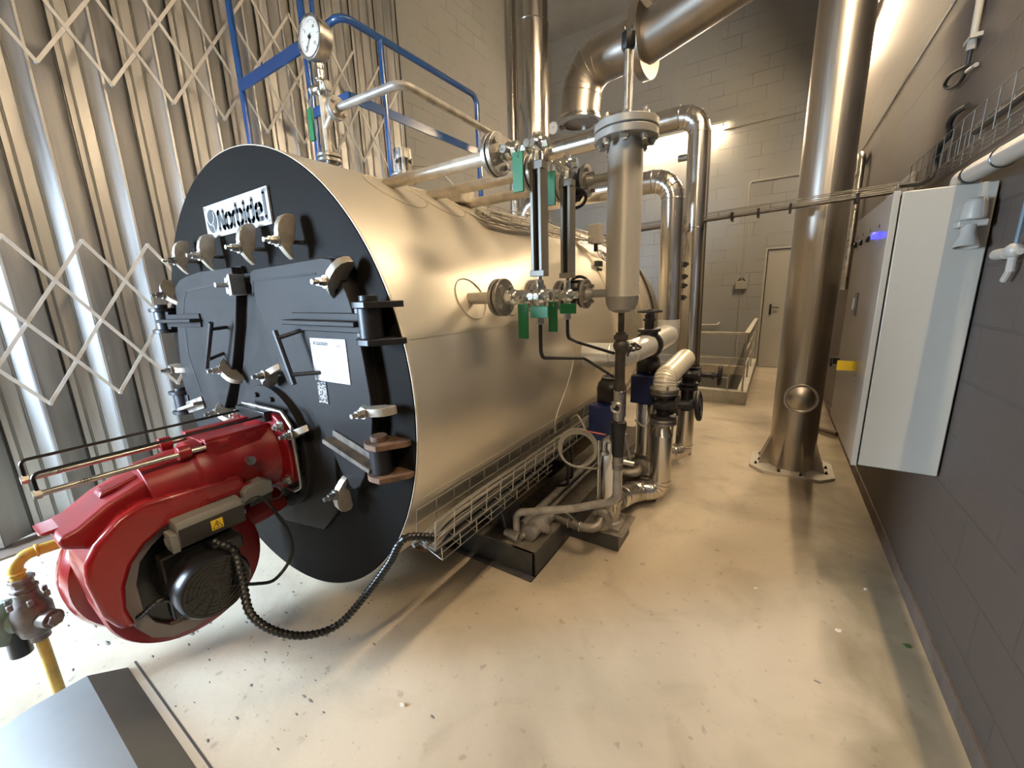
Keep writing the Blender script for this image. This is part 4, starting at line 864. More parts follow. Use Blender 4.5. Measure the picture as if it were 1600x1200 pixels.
# ================================================================== feed pumps
def pump(x, y, label, scale=1.0, z0=.10):
    t = thing('feed_pump', label, 'pump', (x, y, z0), 'vertical feed pumps')
    m = M(); m.box((x-.115, y-.115, z0), (x+.115, y+.115, z0+.010)); m.box((x-.085, y-.085, z0+.010), (x+.085, y+.085, z0+.024)); build('base_plate', m, STEELD, t, bevel=.002)
    m = M(); m.lathe((x, y, z0+.02), (0, 0, 1), [(0, .078), (.010, .078), (.016, .062), (.10, .062), (.115, .070), (.13, .070)], 36); m.cyl((x, y-.03, z0+.078), (x, y+.03, z0+.078), .05, n=24); m.cyl((x, y-.115, z0+.078), (x, y+.115, z0+.078), .032, n=20)
    PB = build('pump_foot', m, STEEL, t, bevel=.001)
    for s_ in (-1, 1):
        m = M(); m.cyl((x, y+s_*.100, z0+.078), (x, y+s_*.113, z0+.078), .058, n=32); m.cyl((x, y+s_*.115, z0+.078), (x, y+s_*.128, z0+.078), .058, n=32); m.bolts((x, y+s_*.090, z0+.078), (0, s_, 0), .043, 4, .008, .048, .78); build('port_flange', m, FLG, PB, bevel=.001)
    m = M(); m.cyl((x, y, z0+.13), (x, y, z0+.50), .062, n=40)
    for k in range(4):
        a = PI/4+k*PI/2; m.cyl((x+.068*math.cos(a), y+.068*math.sin(a), z0+.10), (x+.068*math.cos(a), y+.068*math.sin(a), z0+.52), .006, n=8)
    build('pump_jacket', m, STAIN, t)
    m = M(); m.lathe((x, y, z0+.50), (0, 0, 1), [(0, .070), (.025, .070), (.03, .045), (.12, .045), (.13, .062), (.15, .066)], 32); m.box((x-.03, y-.066, z0+.54), (x+.03, y+.066, z0+.63)); build('motor_bracket', m, PUMPB, t, bevel=.003)
    m = M(); m.cyl((x, y, z0+.62), (x, y, z0+.72), .074, n=36)
    m.box((x-.075, y-.125, z0+.52), (x+.075, y-.050, z0+.70)); MT = build('motor_shell', m, PUMPB, t, bevel=.004)
    m = M(); m.box((x-.070, y-.1275, z0+.53), (x+.070, y-.125, z0+.69)); build('terminal_lid', m, PUMPB, MT, bevel=.002)
    m = M(); m.lathe((x, y, z0+.68), (0, 0, 1), [(.01, .074), (.09, .074), (.118, .066), (.135, .052), (.145, .052), (.150, .044), (.150, 0)], 36); build('fan_cowl', m, BLACK, t)
    m = M()
    for px, pz in ((-.045, .70), (.03, .715)): m.cyl((x+px, y-.078, z0+pz), (x+px, y-.070, z0+pz), .004, n=8)
    build('cowl_screw', m, CHROME, t)
    m = M(); m.torus((x, y, z0+.828), (0, 0, 1), .046, .004, 32, 6); build('cowl_rim', m, GREYPL, t)
    return t
PX, PY = -.668, 1.95
pump(PX, PY, 'vertical feed pump with blue motor, nearer the boiler front')
pump(-.655, 2.62, 'vertical feed pump with blue motor, behind its twin', z0=.13)
m = M(); m.box((-.86, PY-.09, 0), (PX+.085, PY+.10, .10)); single('pump_plinth', m, FRAME, 'dark steel plinth under the first feed pump', 'plinth', loc=(-.74, PY, 0))
m = M(); m.box((-.86, 2.49, 0), (-.54, 2.75, .13)); single('pump_plinth', m, DUSTY, 'dusty steel plinth under the rear feed pump', 'plinth', loc=(-.7, 2.62, 0))

def gored_elbow(m, pts, R, r, n=5, lip=True):
    P = bend(pts, R, n); m.tube(P, r, 28)
    return P
def clad_pipe(name, label, pts, R, r, material=STAIN, n=5, group=None, bands=(), cat='pipe'):
    t = thing(name, label, cat, pts[0], group); P = bend(pts, R, n); m = M(); m.tube(P, r, 32); build('jacket', m, material, t, smooth=28)
    for i in range(1, len(P)-1):
        d = (P[i+1]-P[i-1]).normalized(); m = M(); m.torus(P[i], d, r*1.005, .0028, 32, 6); build('jacket_seam', m, material, t)
    for (i, f) in bands:
        a, b = P[i], P[i+1]; c = a.lerp(b, f); m = M(); m.torus(c, (b-a).normalized(), r*1.006, .0032, 32, 6); build('jacket_seam', m, material, t)
    return t
# discharge risers
FEED = 'foil clad feed pipes'
clad_pipe('insulated_pipe', 'bright metal clad pipe elbowing up from the first feed pump base', [(PX, PY+.13, .178), (PX+.02, 2.38, .10), (-.515, 2.46, .105), (-.515, 2.46, .48)], .10, .063, group=FEED, bands=((0, .3),))
m = M(); m.lathe((-.515, 2.46, .48), (0, 0, 1), [(0, .0635), (.065, .034), (.075, .030)], 32); single('jacket_cone', m, STAIN, 'shiny metal cone closing the pump riser jacket below a black valve', 'jacket cone', smooth=28)
clad_pipe('insulated_pipe', 'bright metal clad pipe elbowing up from behind the rear feed pump', [(-.62, 2.75, .20), (-.60, 3.16, .085), (-.510, 3.24, .095), (-.510, 3.24, .44)], .09, .064, group=FEED)
globe_valve('check_valve', 'black flanged valve on the first pump riser with a big sideways handwheel', (-.515, 2.46, .667), (0, 0, 1), (1, .02, .10), .078, .150, BLKMET, wheelR=.078, stemL=.110, wr=.013)
m = M(); m.cyl((-.510, 3.24, .44), (-.510, 3.24, .66), .045, n=24); m.cyl((-.510, 3.24, .60), (-.510, 3.24, .625), .074, n=28); m.cyl((-.510, 3.24, .50), (-.510, 3.24, .52), .074, n=28); single('riser_spool', m, BLKMET, 'black flanged spool piece low on the rear riser', 'pipe')
globe_valve('stop_valve', 'black flanged stop valve on the rear riser with a sideways handwheel', (-.510, 3.24, .72), (0, 0, 1), (1, .05, 0), .078, .16, wheelR=.070, stemL=.13, wr=.013)
m = M(); m.cyl((-.515, 2.46, .574), (-.515, 2.46, .590), .080, n=32); m.cyl((-.515, 2.46, .553), (-.515, 2.46, .569), .080, n=32); m.bolts((-.515, 2.46, .545), (0, 0, 1), .062, 4, .008, .055, .5); single('riser_flange', m, FLG, 'steel flange pair on the first pump riser beneath the nearer black valve', 'flange')
m = M(); m.cyl((-.515, 2.46, .743), (-.515, 2.46, .757), .084, n=32); m.cyl((-.515, 2.46, .761), (-.515, 2.46, .775), .084, n=32); m.bolts((-.515, 2.46, .735), (0, 0, 1), .066, 4, .008, .062, .5); single('riser_flange', m, FLG, 'steel flange pair capping the nearer black valve', 'flange')
clad_pipe('jacketed_pipe', 'fat cream wrapped pipe slanting between the nearer black valve and the tall riser', [(-.515, 2.46, .770), (-.517, 2.46, .835), (-.475, 2.86, .900)], .045, .064, BEIGE, 6)
clad_pipe('insulated_pipe', 'tallest bright clad pipe, bending over at the top toward the boiler', [(-.510, 3.24, .78), (-.535, 3.24, 2.51), (-1.75, 3.24, 2.50), (-1.75, 3.24, 1.80)], .13, .074, group=FEED, n=4, bands=((0, .62),))
clad_pipe('insulated_pipe', 'bright clad pipe with a lower elbow, in front of the tallest one', [(-.560, 2.70, 1.16), (-.572, 2.70, 2.00), (-1.60, 2.70, 2.00), (-1.60, 2.70, 1.75)], .12, .066, group=FEED, n=6)
clad_pipe('wrapped_elbow', 'crumpled foil wrapped elbow at the foot of the lower clad pipe', [(-.560, 2.70, 1.17), (-.560, 2.70, 1.075), (-.575, 2.30, 1.055)], .07, .068, FOIL, 5)
clad_pipe('quilted_jacket', 'white quilted insulation jacket behind the grey float chamber drain', [(-.575, 2.27, 1.055), (-.64, 2.02, 1.03), (-.84, 1.99, 1.03)], .09, .062, FOIL, 5)
globe_valve('feed_valve', 'dark upright valve with a flat handwheel between the two foil jackets', (-.575, 2.285, 1.055), (0, 1, 0), (0, 0, 1), .078, .03, BLKMET, wheelR=.062, stemL=.10, yoke=False)
m = M(); m.cyl((-.575, 2.285, 1.10), (-.575, 2.285, 1.225), .026, n=16); m.cyl((-.575, 2.285, 1.19), (-.575, 2.285, 1.20), .036, n=6); single('valve_bonnet', m, BLKMET, 'slim dark valve bonnet rising from the foil jackets', 'valve bonnet')
m = M()
random.seed(11)
for k in range(11):
    a = k*.9; c = V(-.545-.012*(k % 4), 1.80+.018*k, 1.085+.012*math.sin(a*2)); m.torus(c, (math.cos(a), .5, math.sin(a)), .022+.006*math.sin(k*3), .0038, 18, 6)
single('wire_bundle', m, BLKMET, 'tangle of dark wire loops beside the quilted jacket', 'wire')
m = M(); m.cyl((-.50, 3.42, .0), (-.52, 3.42, 2.25), .024, n=12); m.tube(bend([(-.52, 3.42, 2.24), (-.52, 3.42, 2.30), (-.70, 3.42, 2.30)], .05), .024, 12); single('thin_pipe', m, STEELD, 'thin dull pipe standing just behind the clad pipes', 'pipe')
V3 = thing('instrument_riser', 'thin riser with small dark fittings between the two clad pipes', 'pipe', (-.545, 3.02, 1.0))
m = M(); m.cyl((-.565, 3.02, 0), (-.545, 3.02, 1.75), .009, n=10); build('tube', m, STEELD, V3)
m = M()
for z in (1.28, 1.36, 1.42, 1.5): m.cyl((-.545, 3.02, z), (-.545, 3.02, z+.035), .018, n=8); m.cyl((-.545, 3.02, z+.02), (-.515, 3.02, z+.02), .009, n=8)
build('fitting', m, BLKMET, V3)
m = M(); m.cyl((-.545, 3.02, 1.73), (-.545, 3.02, 1.78), .026, n=8); build('head', m, STEELD, V3)
# suction header for the first pump
SH = thing('suction_line', 'dull steel elbow and ball valve feeding the first pump near the floor', 'pipe', (-.8, 1.8, .18))
m = M(); m.tube(bend([(PX, PY-.125, .178), (PX, PY-.19, .165), (PX-.09, PY-.20, .155), (-.93, 1.76, .165), (-.94, 1.60, .165)], .04), .0235, 16); build('suction_pipe', m, STEELD, SH)
m = M(); m.torus((PX-.085, PY-.20, .156), (1, 0, 0), .024, .004, 20, 6); build('union_ring', m, CHROME, SH); m = M(); m.torus((PX-.15, PY-.196, .158), (1, 0, 0), .024, .004, 20, 6); build('union_ring', m, CHROME, SH)
m = M(); m.bar((PX-.12, PY-.20, .19), (PX-.20, PY-.19, .22), .012, .004); m.cyl((PX-.12, PY-.20, .17), (PX-.12, PY-.20, .195), .008, n=8); build('lever', m, STEEL, SH)
m = M(); m.cyl((-.93, 1.52, .185), (-.93, 1.74, .185), .040, n=20); m.cyl((-.89, 1.60, .185), (-.865, 1.60, .19), .022, n=14); m.cyl((-.93, 1.74, .185), (-.93, 1.78, .185), .028, n=14); single('filter_pot', m, PIPEG, 'stubby dull cylinder lying on the boiler frame rail', 'filter')
m = M(); m.cyl((-.96, 1.50, .17), (-.96, 3.2, .17), .012, n=10); m.cyl((-1.02, 1.60, .16), (-1.02, 3.2, .16), .024, n=14); single('frame_pipe', m, PIPEG, 'long dull pipes lying along the boiler frame rail', 'pipe')
m = M(); m.cyl((-1.05, 1.50, .170), (-.97, 1.49, .168), .024, n=16); m.torus((-.97, 1.49, .168), (1, 0, 0), .024, .003, 20, 6); single('pipe_stub', m, STEELD, 'short pipe stub at the near corner of the boiler frame', 'pipe')
m = M(); m.cyl((-.72, 2.72, .18), (-.86, 2.6, .17), .03, n=16); m.tube(bend([(-.655, 2.49, .21), (-.655, 2.42, .20), (-.80, 2.40, .19)], .05), .028, 14); single('rear_suction_pipe', m, STEELD, 'dark curved suction pipe at the rear feed pump', 'pipe')
m = M()
m.tube(bend([(-.97, 1.96, .50), (-.92, 1.96, .50), (-.92, 1.96, .26), (-.98, 1.96, .24)], .03), .009, 8); m.tube(bend([(-.97, 2.06, .50), (-.94, 2.06, .50), (-.94, 2.06, .26), (-.98, 2.06, .24)], .03), .009, 8)
single('grab_handle', m, BLACK, 'black bent handle under the boiler belly by the pumps', 'handle bar')
m = M(); m.tube(smoothp([(-.60, 2.55, .70), (-.585, 2.45, .60), (-.60, 2.36, .55), (-.64, 2.30, .60)]), .005, 8); single('motor_lead', m, CABLE, 'thin grey green lead drooping from the rear pump motor', 'cable')

# ================================================================== steam main and flue
clad_pipe('steam_main', 'broad bright clad steam pipe rising vertically from the boiler top', [(-1.763, 3.13, 1.86), (-1.763, 3.13, 6.1)], .1, .127, bands=((0, .355),))
clad_pipe('thin_clad_pipe', 'slim bright clad pipe rising close beside the broad steam pipe', [(-1.96, 3.13, 1.8), (-1.96, 3.13, 6.1)], .1, .045)
FD = thing('flue_duct', 'large dull steel flue duct elbowing across to the tall stack', 'duct', (-1.75, 4.0, 3.0))
DPTS = bend([(-1.75, 4.0, 2.96), (-1.70, 4.0, 3.42), (-1.1, 3.95, 3.43), (-.3, 3.70, 3.52), (.18, 3.52, 3.60)], .42, 5)
m = M(); m.tube(DPTS, .185, 48); build('duct_tube', m, DUCT, FD, smooth=20)
m = M()
for p, q in zip(DPTS[1:6], DPTS[2:7]): m.torus(p, (q-p), .187, .003, 40, 6)
build('duct_seam', m, DUCT, FD)
m = M(); m.ringplate((-1.75, 4.0, 2.945), (0, 0, 1), .15, .225, .022, 48); m.ringplate((-1.75, 4.0, 2.975), (0, 0, 1), .18, .215, .018, 48); build('end_rim', m, STAIN, FD, bevel=.002)
m = M(); c = V(-1.16, 3.955, 3.425); dd = V(1, -.1, .0).normalized(); m.lathe(c-dd*.006, dd, [(0, .18), (0, .285), (.07, .285), (.07, .18)], 40); build('wall_collar', m, DUCT, FD)
m = M(); m.lathe((-1.96, 3.90, 2.93), (-.1, -1, -.15), [(0, .020), (.02, .055), (.032, .055), (.033, .050)], 28); m.cyl((-1.93, 3.94, 2.93), (-1.89, 3.98, 2.95), .014, n=10); o = build('thermometer', m, STEEL, FD)
m = M(); m.lathe((-1.963, 3.866, 2.925), (-.1, -1, -.15), [(0, .051), (.002, .051), (.002, 0)], 28); build('thermometer_dial', m, DIAL, o)
m = M(); a = V(-1.963, 3.862, 2.925); m.bar(a, a+V(.018, -.001, .018), .004, .001, up=(0, 1, 0)); build('thermometer_needle', m, INK, o)

ST = thing('exhaust_stack', 'tall brushed steel exhaust stack on a bolted octagonal base plate', 'chimney', (.205, 3.52, 0))
sx, sy, sr = .205, 3.52, .145
m = M(); m.cyl((sx, sy, .025), (sx, sy, ZC), sr, n=64); build('stack_tube', m, STACK, ST)
m = M(); m.box((sx+.012, sy-sr-.003, .66), (sx+.022, sy-sr+.004, ZC)); build('stack_seam', m, STACK, ST)
cc = .09; bx, by = .262, .225
m = M(); m.prism([(sx-bx+cc, sy-by), (sx+bx-cc, sy-by), (sx+bx, sy-by+cc), (sx+bx, sy+by-cc), (sx+bx-cc, sy+by), (sx-bx+cc, sy+by), (sx-bx, sy+by-cc), (sx-bx, sy-by+cc)], 'z', 0, .022); build('base_plate', m, mat('base_plate_paint', (.50, .47, .41), .45, .2), ST, bevel=.002)
for px, py in ((-.22, -.10), (-.20, -.01), (-.07, -.19), (.06, -.195), (.215, -.08), (.22, .03), (-.2, .12), (.2, .12)):
    m = M(); m.cyl((sx+px, sy+py, .022), (sx+px, sy+py, .042), .013, .003, n=6); build('anchor_nut', m, BLACK, ST)
for k in range(8):
    a = PI/8+k*PI/4; c_, s_ = math.cos(a), math.sin(a); m = M()
    p = [V(sx+c_*(sr-.004), sy+s_*(sr-.004), .022), V(sx+c_*(sr+.075), sy+s_*(sr+.065), .022), V(sx+c_*(sr+.070), sy+s_*(sr+.060), .05), V(sx+c_*(sr-.004), sy+s_*(sr-.004), .26)]
    nn = V(-s_, c_, 0)*.003; m.add([q-nn for q in p]+[q+nn for q in p], [(0, 1, 2, 3), (7, 6, 5, 4), (0, 4, 5, 1), (1, 5, 6, 2), (2, 6, 7, 3), (3, 7, 4, 0)]); build('gusset', m, STACK, ST)
hd = V(0.06, -1, .0).normalized(); hc = V(sx, sy, .575)
m = M(); m.lathe(hc+hd*(sr-.06), hd, [(0, .100), (.062, .100), (.070, .104), (.076, .100), (.076, .092), (.070, .088), (.068, .085), (.080, .060), (.090, .045), (.091, 0)], 48); build('inspection_cap', m, STACK, ST)

# ================================================================== cable baskets
def basket(name, label, p0, p1, across, up, w_, h, group='wire cable baskets', wires=None, pitch=.10, mt=ZINC, wr=.0022):
    """open wire basket from p0 to p1: floor of width w_ along across, sides of height h along up"""
    t = thing(name, label, 'cable tray', p0, group); p0, p1 = Vector(p0), Vector(p1); d = p1-p0; L = d.length; d.normalize(); a, u = Vector(across).normalized(), Vector(up).normalized()
    m = M(); r = wr
    for s_ in (0, .33, .66, 1): m.cyl(p0+a*w_*s_, p1+a*w_*s_, r, n=6)
    for s_ in (0, 1):
        for q in (.5, 1): m.cyl(p0+a*w_*s_+u*h*q, p1+a*w_*s_+u*h*q, r, n=6)
    k = 0
    while k*pitch < L:
        q = p0+d*(k*pitch); m.tube([q+u*h, q, q+a*w_, q+a*w_+u*h], r, 6); k += 1
    build('wire_mesh', m, mt, t); return t
basket('cable_basket', 'wire cable basket running along the boiler side above the frame', (-.955, .83, .555), (-.955, 2.62, .555), (1, 0, -.25), (0.1, 0, 1), .085, .105, pitch=.095)
m = M()
for k, (dx, dz, r) in enumerate(((.012, .012, .009), (.035, .008, .010), (.058, .006, .011), (.03, .03, .009), (.052, .026, .008))):
    m.tube(smoothp([(-.955+dx+.012*math.sin(k), .80+.02*k, .545+dz-.012)]+[(-.955+dx+.004*math.sin(j*2.1+k), .95+j*.21, .558+dz+.003*math.cos(j*1.7+k)) for j in range(9)]), r, 8)
single('cable_run', m, DUSTYC, 'dusty cables lying in the boiler side basket', 'cables')
m = M(); m.box((-.99, .86, .50), (-.90, 2.6, .518)); single('basket_rail', m, FRAME, 'dark rail carrying the boiler side cable basket', 'rail')
m = M()
for y in (1.1, 1.6, 2.1): m.box((-1.02, y, .50), (-.90, y+.03, .512))
basket('lower_basket', 'second wire basket hanging just below the boiler side one', (-.985, .90, .46), (-.985, 1.75, .46), (1, 0, -.3), (0, 0, 1), .075, .06, pitch=.10)
basket('top_basket', 'wire cable basket curving over the boiler top behind the level gauges', (-1.19, 1.55, 1.725), (-1.10, 3.2, 1.70), (1, 0, -.7), (.4, 0, 1), .09, .05, pitch=.08)
m = M()
for k in range(5): m.tube(smoothp([(-1.18+.018*k, 1.55, 1.735-.01*k)]+[(-1.17+.018*k+.01*math.sin(j+k), 1.7+.25*j, 1.735-.01*k+.01*math.cos(j*2+k)) for j in range(7)]), .008, 8)
single('top_cable_run', m, CABLE, 'dusty cables lying in the basket over the boiler top', 'cables')
for k, (yy, a0, a1) in enumerate(((2.86, 5, 50), (3.40, 0, 60))):
    m = M(); pts = [(CX+(RB+.03)*math.cos(math.radians(a)), yy, CZ+(RB+.03)*math.sin(math.radians(a))) for a in range(a0, a1, 5)]
    for dy in (0, .05, .10): m.tube([V(p)+V(0, dy, 0) for p in pts], .003, 6)
    for p in pts: m.cyl(V(p)-V(0, .02, 0), V(p)+V(0, .12, 0), .003, n=6)
    single('curved_mesh', m, ZINC, ['wire mesh strip bent round the cladding beyond the boiler band', 'wire mesh strip bent round the rear end of the boiler'][k], 'wire mesh', 'curved mesh strips on the boiler')
m = M(); m.tube(smoothp([(CX+(RB+.05)*math.cos(math.radians(a)), 3.44, CZ+(RB+.05)*math.sin(math.radians(a))) for a in range(5, 62, 8)]), .010, 8); single('black_rear_cable', m, RUBBER, 'thick black cable curving over the boiler rear', 'cable')
m = M()
random.seed(5)
for k in range(5):
    c = V(-1.03+.01*k, 2.78+.04*k, 1.60-.02*k); m.torus(c, (.7, -.2+.15*k, .6), .05+.008*(k % 3), .0028, 32, 6)
single('wire_coil', m, mat('blue_grey_wire', (.16, .16, .24), .5), 'loose coil of thin blue grey wire resting on the cladding', 'wire')
JB = thing('junction_box', 'small grey junction box on the boiler top behind the float chamber', 'junction box', (-1.0, 2.66, 1.72))
m = M(); m.box((-1.08, 2.62, 1.67), (-1.0, 2.70, 1.79)); build('box_body', m, PVC, JB, bevel=.003)
m = M(); m.cyl((-1.04, 2.66, 1.67), (-1.04, 2.66, 1.62), .014, n=10); build('cable_gland', m, BLACK, JB)
m = M(); m.tube(smoothp([(-.84, 1.78, 1.28), (-.83, 1.80, 1.16), (-.83, 1.84, 1.05), (-.84, 1.80, .92), (-.86, 1.70, .76), (-.88, 1.72, .66)]), .0022, 6); single('thin_white_wire', m, WHITE, 'thin pale wire hanging down the cladding to the basket', 'wire')
m = M(); m.tube(bend([(-.72, 3.6, 1.9), (-.72, 3.6, 1.55), (-.60, 3.3, 1.35)], .04), .014, 10); single('black_drop_pipe', m, BLKMET, 'black pipe angling down behind the float chamber', 'pipe')
basket('cross_basket', 'narrow wire cable basket crossing in front of the steel stack', (.52, 3.19, 1.845), (-1.12, 3.19, 1.79), (0, 1, 0), (0, 0, 1), .06, .045, pitch=.30, wr=.0028, mt=WIREDK)
m = M()
for k in range(5): m.cyl((.50, 3.20+.010*k, 1.853+.004*(k % 2)), (-1.1, 3.20+.010*k, 1.798+.004*(k % 2)), .0055, n=8)
single('cross_cable_run', m, DUSTYC, 'grey cables in the basket that crosses the steel stack', 'cables')
for x, w_ in ((.34, 'close to the control cabinet'), (.02, 'in front of the steel stack'), (-.15, 'just left of the steel stack'), (-.30, 'over the gap before the clad pipes')):
    m = M(); m.box((x, 3.175, 1.80+.03*x), (x+.014, 3.255, 1.852+.03*x)); single('basket_clip', m, BLACK, 'black clip on the crossing cable basket, '+w_.replace('just left of', 'just short of'), 'clip', 'black clips on the crossing basket')

# ================================================================== control cabinet
K0, K1, KY0, KY1, KZ0, KZ1 = .352, .588, 2.08, 2.88, .610, 1.670
KB = thing('control_cabinet', 'tall light grey control cabinet hung on the side wall', 'cabinet', (.47, 2.48, KZ0))
m = M(); m.box((K0, KY0, KZ0), (K1, KY1, KZ1)); build('cabinet_body', m, CAB, KB, bevel=.004)
m = M(); m.box((.330, KY0+.006, KZ0-.003), (.346, KY1, KZ1+.003)); DK = build('cabinet_door', m, CABF, KB, bevel=.002)
m = M(); m.box((.328, KY0-.004, KZ0-.004), (.347, KY0+.010, KZ1+.004)); build('door_edge', m, CAB, DK, bevel=.002)
m = M(); m.box((.346, KY0+.014, KZ0+.01), (.353, KY1-.01, KZ1-.01)); build('door_gasket', m, BLACK, KB)
def at_door(px, py): pass
for i, (y, z) in enumerate(((0.3300, 2.2710, 1.5410)[1:], (0.3300, 2.4680, 1.5440)[1:], (0.3300, 2.6510, 1.5460)[1:], (0.3300, 2.8260, 1.5480)[1:])):
    m = M(); m.cyl((.330, y, z), (.318, y, z), .0135, n=20)
    if i == 0: m.cyl((.318, y, z), (.310, y, z), .013, n=20)
    o = build('indicator', m, BLUEL if i == 0 else BLACK, DK)
    if i == 0: lab(o, 'lit blue push button')
    m = M(); m.box((.3285, y-.008, z+.030), (.330, y+.008, z+.042)); build('button_tag', m, BLACK, DK)
y, z = (0.3300, 2.5500, 1.2550)[1:]
m = M(); m.box((.322, y-.028, z-.055), (.330, y+.028, z+.055)); o = build('switch_frame', m, GREYPL, DK, bevel=.002)
m = M(); m.box((.316, y-.014, z-.028), (.323, y+.014, z+.028)); build('switch_rocker', m, WHITE, o, bevel=.002)
y, z = (0.3300, 2.6540, 0.9310)[1:]
xa_, _, za_ = (0.2620, 2.3000, 1.0140); xb_, _, zb_ = (0.3410, 2.3000, 0.9700)
m = M(); m.box((xa_, 2.300, zb_), (.332, 2.303, za_)); o = lab(build('yellow_tag', m, YEL, DK), 'yellow paper tag hanging off the cabinet handle')
y, z = (0.3300, 2.8320, 0.9260)[1:]
m = M(); m.box((.300, y-.01, z-.01), (.330, y+.05, z+.025)); m.box((.292, y+.02, z-.03), (.304, y+.045, z+.02)); build('rotary_handle', m, BLACK, DK, bevel=.003)
y, z = (0.3300, 2.2770, 0.9470)[1:]
m = M(); m.cyl((.330, y, z), (.322, y, z), .011, n=16); m.cyl((.322, y, z), (.318, y, z), .007, n=12); build('lock', m, STEEL, DK)
SR = thing('alarm_horn', 'beige alarm horn with flared mouth on the cabinet side', 'horn', (.53, 2.08, 1.5))
m = M(); m.box((.497, 2.035, 1.525), (.571, 2.080, 1.548)); m.lathe((.535, 2.05, 1.548), (0, 0, 1), [(0, .032), (.02, .032), (.062, .026), (.070, .016), (.071, 0)], 28); m.box((.508, 2.045, 1.548), (.562, 2.080, 1.605)); build('horn_base', m, PVC, SR, bevel=.005)
m = M(); m.lathe((.530, 2.050, 1.53), (-.02, -.15, -1), [(0, .020), (.03, .020), (.070, .034), (.072, .031), (.03, .015)], 28); build('horn_mouth', m, PVC, SR)

# ================================================================== side wall services
m = M(); m.tube(bend([(.515, .2, 1.665), (.515, 2.16, 1.70), (.515, 2.16, 1.66)], .04), .028, 20); PPp = thing('grey_wall_pipe', 'thick light grey plastic pipe running along the side wall above the cabinet', 'pipe', (.515, 1.2, 1.68)); build('pipe_run', m, PVC, PPp)
m = M(); m.torus((.515, 1.83, 1.694), (0, 1, 0), .0285, .003, 28, 6); build('pipe_joint', m, BLACK, PPp); m = M(); m.cyl((.515, 2.06, 1.698), (.515, 2.075, 1.698), .031, n=24); build('pipe_joint', m, BLACK, PPp)
basket('wall_basket', 'wire cable basket fixed along the side wall over the cabinet', (.585, .4, 1.81), (.585, 3.1, 1.81), (-1, 0, 0), (0, 0, 1), .06, .12, pitch=.10, mt=WIREDK, wr=.0016)
m = M(); m.tube(smoothp([(0.5600, 2.4430, 2.0130), (0.5600, 2.5890, 2.0300), (0.5600, 2.6430, 2.0050), (0.5600, 2.6050, 1.9530), (0.5500, 2.6670, 1.9360), (0.5500, 2.7030, 1.8960), (0.5400, 2.6630, 1.8290), (0.5200, 2.6700, 1.7910), (.50, 3.0, 1.84)]), .011, 8); single('loose_black_cable', m, RUBBER, 'black cable snaking down the side wall into the basket', 'cable')
m = M(); m.tube(smoothp([(.56, 1.2, 1.90), (.56, 1.6, 1.90), (.57, 1.9, 1.885), (.56, 2.3, 1.88)]), .011, 8); single('second_black_cable', m, RUBBER, 'black cable lying high in the wall basket above the grey wall pipe', 'cable')
WC = thing('wall_conduit', 'vertical white conduit on the side wall ending in a cable loop', 'conduit', (.575, 2.6, 2.3))
m = M(); m.cyl((.575, 2.60, 6.1), (.575, 2.60, 2.31), .012, n=14); m.cyl((.575, 2.60, 2.31), (.575, 2.60, 2.26), .015, n=14); build('conduit_tube', m, PVC, WC)
m = M(); m.box((.56, 2.57, 2.295), (.595, 2.65, 2.31)); build('wall_clip', m, PVC, WC)
m = M(); m.cyl((.575, 2.50, 2.17), (.575, 2.60, 2.185), .008, n=10); build('wall_clip', m, PVC, WC)
m = M(); m.tube(smoothp([(.575, 2.60, 2.27), (.575, 2.61, 2.20), (0.5750, 2.6000, 2.1980), (0.5750, 2.6700, 2.1730), (0.5750, 2.8070, 2.1980), (0.5750, 2.9020, 2.2450), (0.5750, 2.8250, 2.2580), (0.5750, 2.6610, 2.2220), (0.5750, 2.5910, 2.2060)]), .007, 8); build('cable_loop', m, RUBBER, WC)
m = M(); m.cyl((.583, 6.25, 2.52), (.583, 1.5, 3.34), .006, n=8)
single('slanting_conduit', M().cyl((.583, 6.3, 2.63), (.583, 2.2, 2.63), .007, n=8), PVC, 'slender straight conduit running level along the upper side wall', 'conduit')
UP = thing('bent_wall_pipe', 'shiny pipe with a bend coming down the side wall past the stack', 'pipe', (.54, 5.2, 2.2))
m = M(); m.tube(bend([(.54, 6.6, 2.45), (.54, 5.05, 2.50), (.54, 5.02, 1.3)], .07), .03, 14); build('pipe_run', m, STEEL, UP)
m = M(); m.cyl((.50, 5.6, 2.46), (.50, 5.58, 1.3), .016, n=10); build('second_tube', m, STEELD, UP)
MF = thing('wall_manifold', 'pale small manifold with taps on the wall behind the cabinet', 'manifold', (.56, 3.4, 1.6))
m = M(); m.box((.575, 3.25, 1.35), (.594, 3.75, 1.95)); build('back_board', m, PVC, MF, bevel=.003)
m = M(); m.cyl((.55, 3.55, 1.42), (.55, 3.55, 1.86), .012, n=12); m.cyl((.55, 3.40, 1.50), (.55, 3.40, 1.86), .010, n=12); m.cyl((.55, 3.35, 1.43), (.55, 3.70, 1.43), .014, n=12); build('tubes', m, PVC, MF)
m = M()
for y, z in ((3.55, 1.60), (3.40, 1.66), (3.55, 1.75), (3.35, 1.43)): m.cyl((.55, y, z), (.52, y, z), .016, n=8); m.box((.515, y-.03, z-.005), (.522, y+.03, z+.006))
build('tap', m, BLKMET, MF)
m = M(); m.cyl((.55, 3.55, 1.86), (.55, 3.55, 1.89), .022, n=14); build('top_cap', m, STEEL, MF)
WV = thing('wall_tap', 'small grey plastic valve on the side wall past the cabinet', 'valve', (.57, 1.85, 1.43))
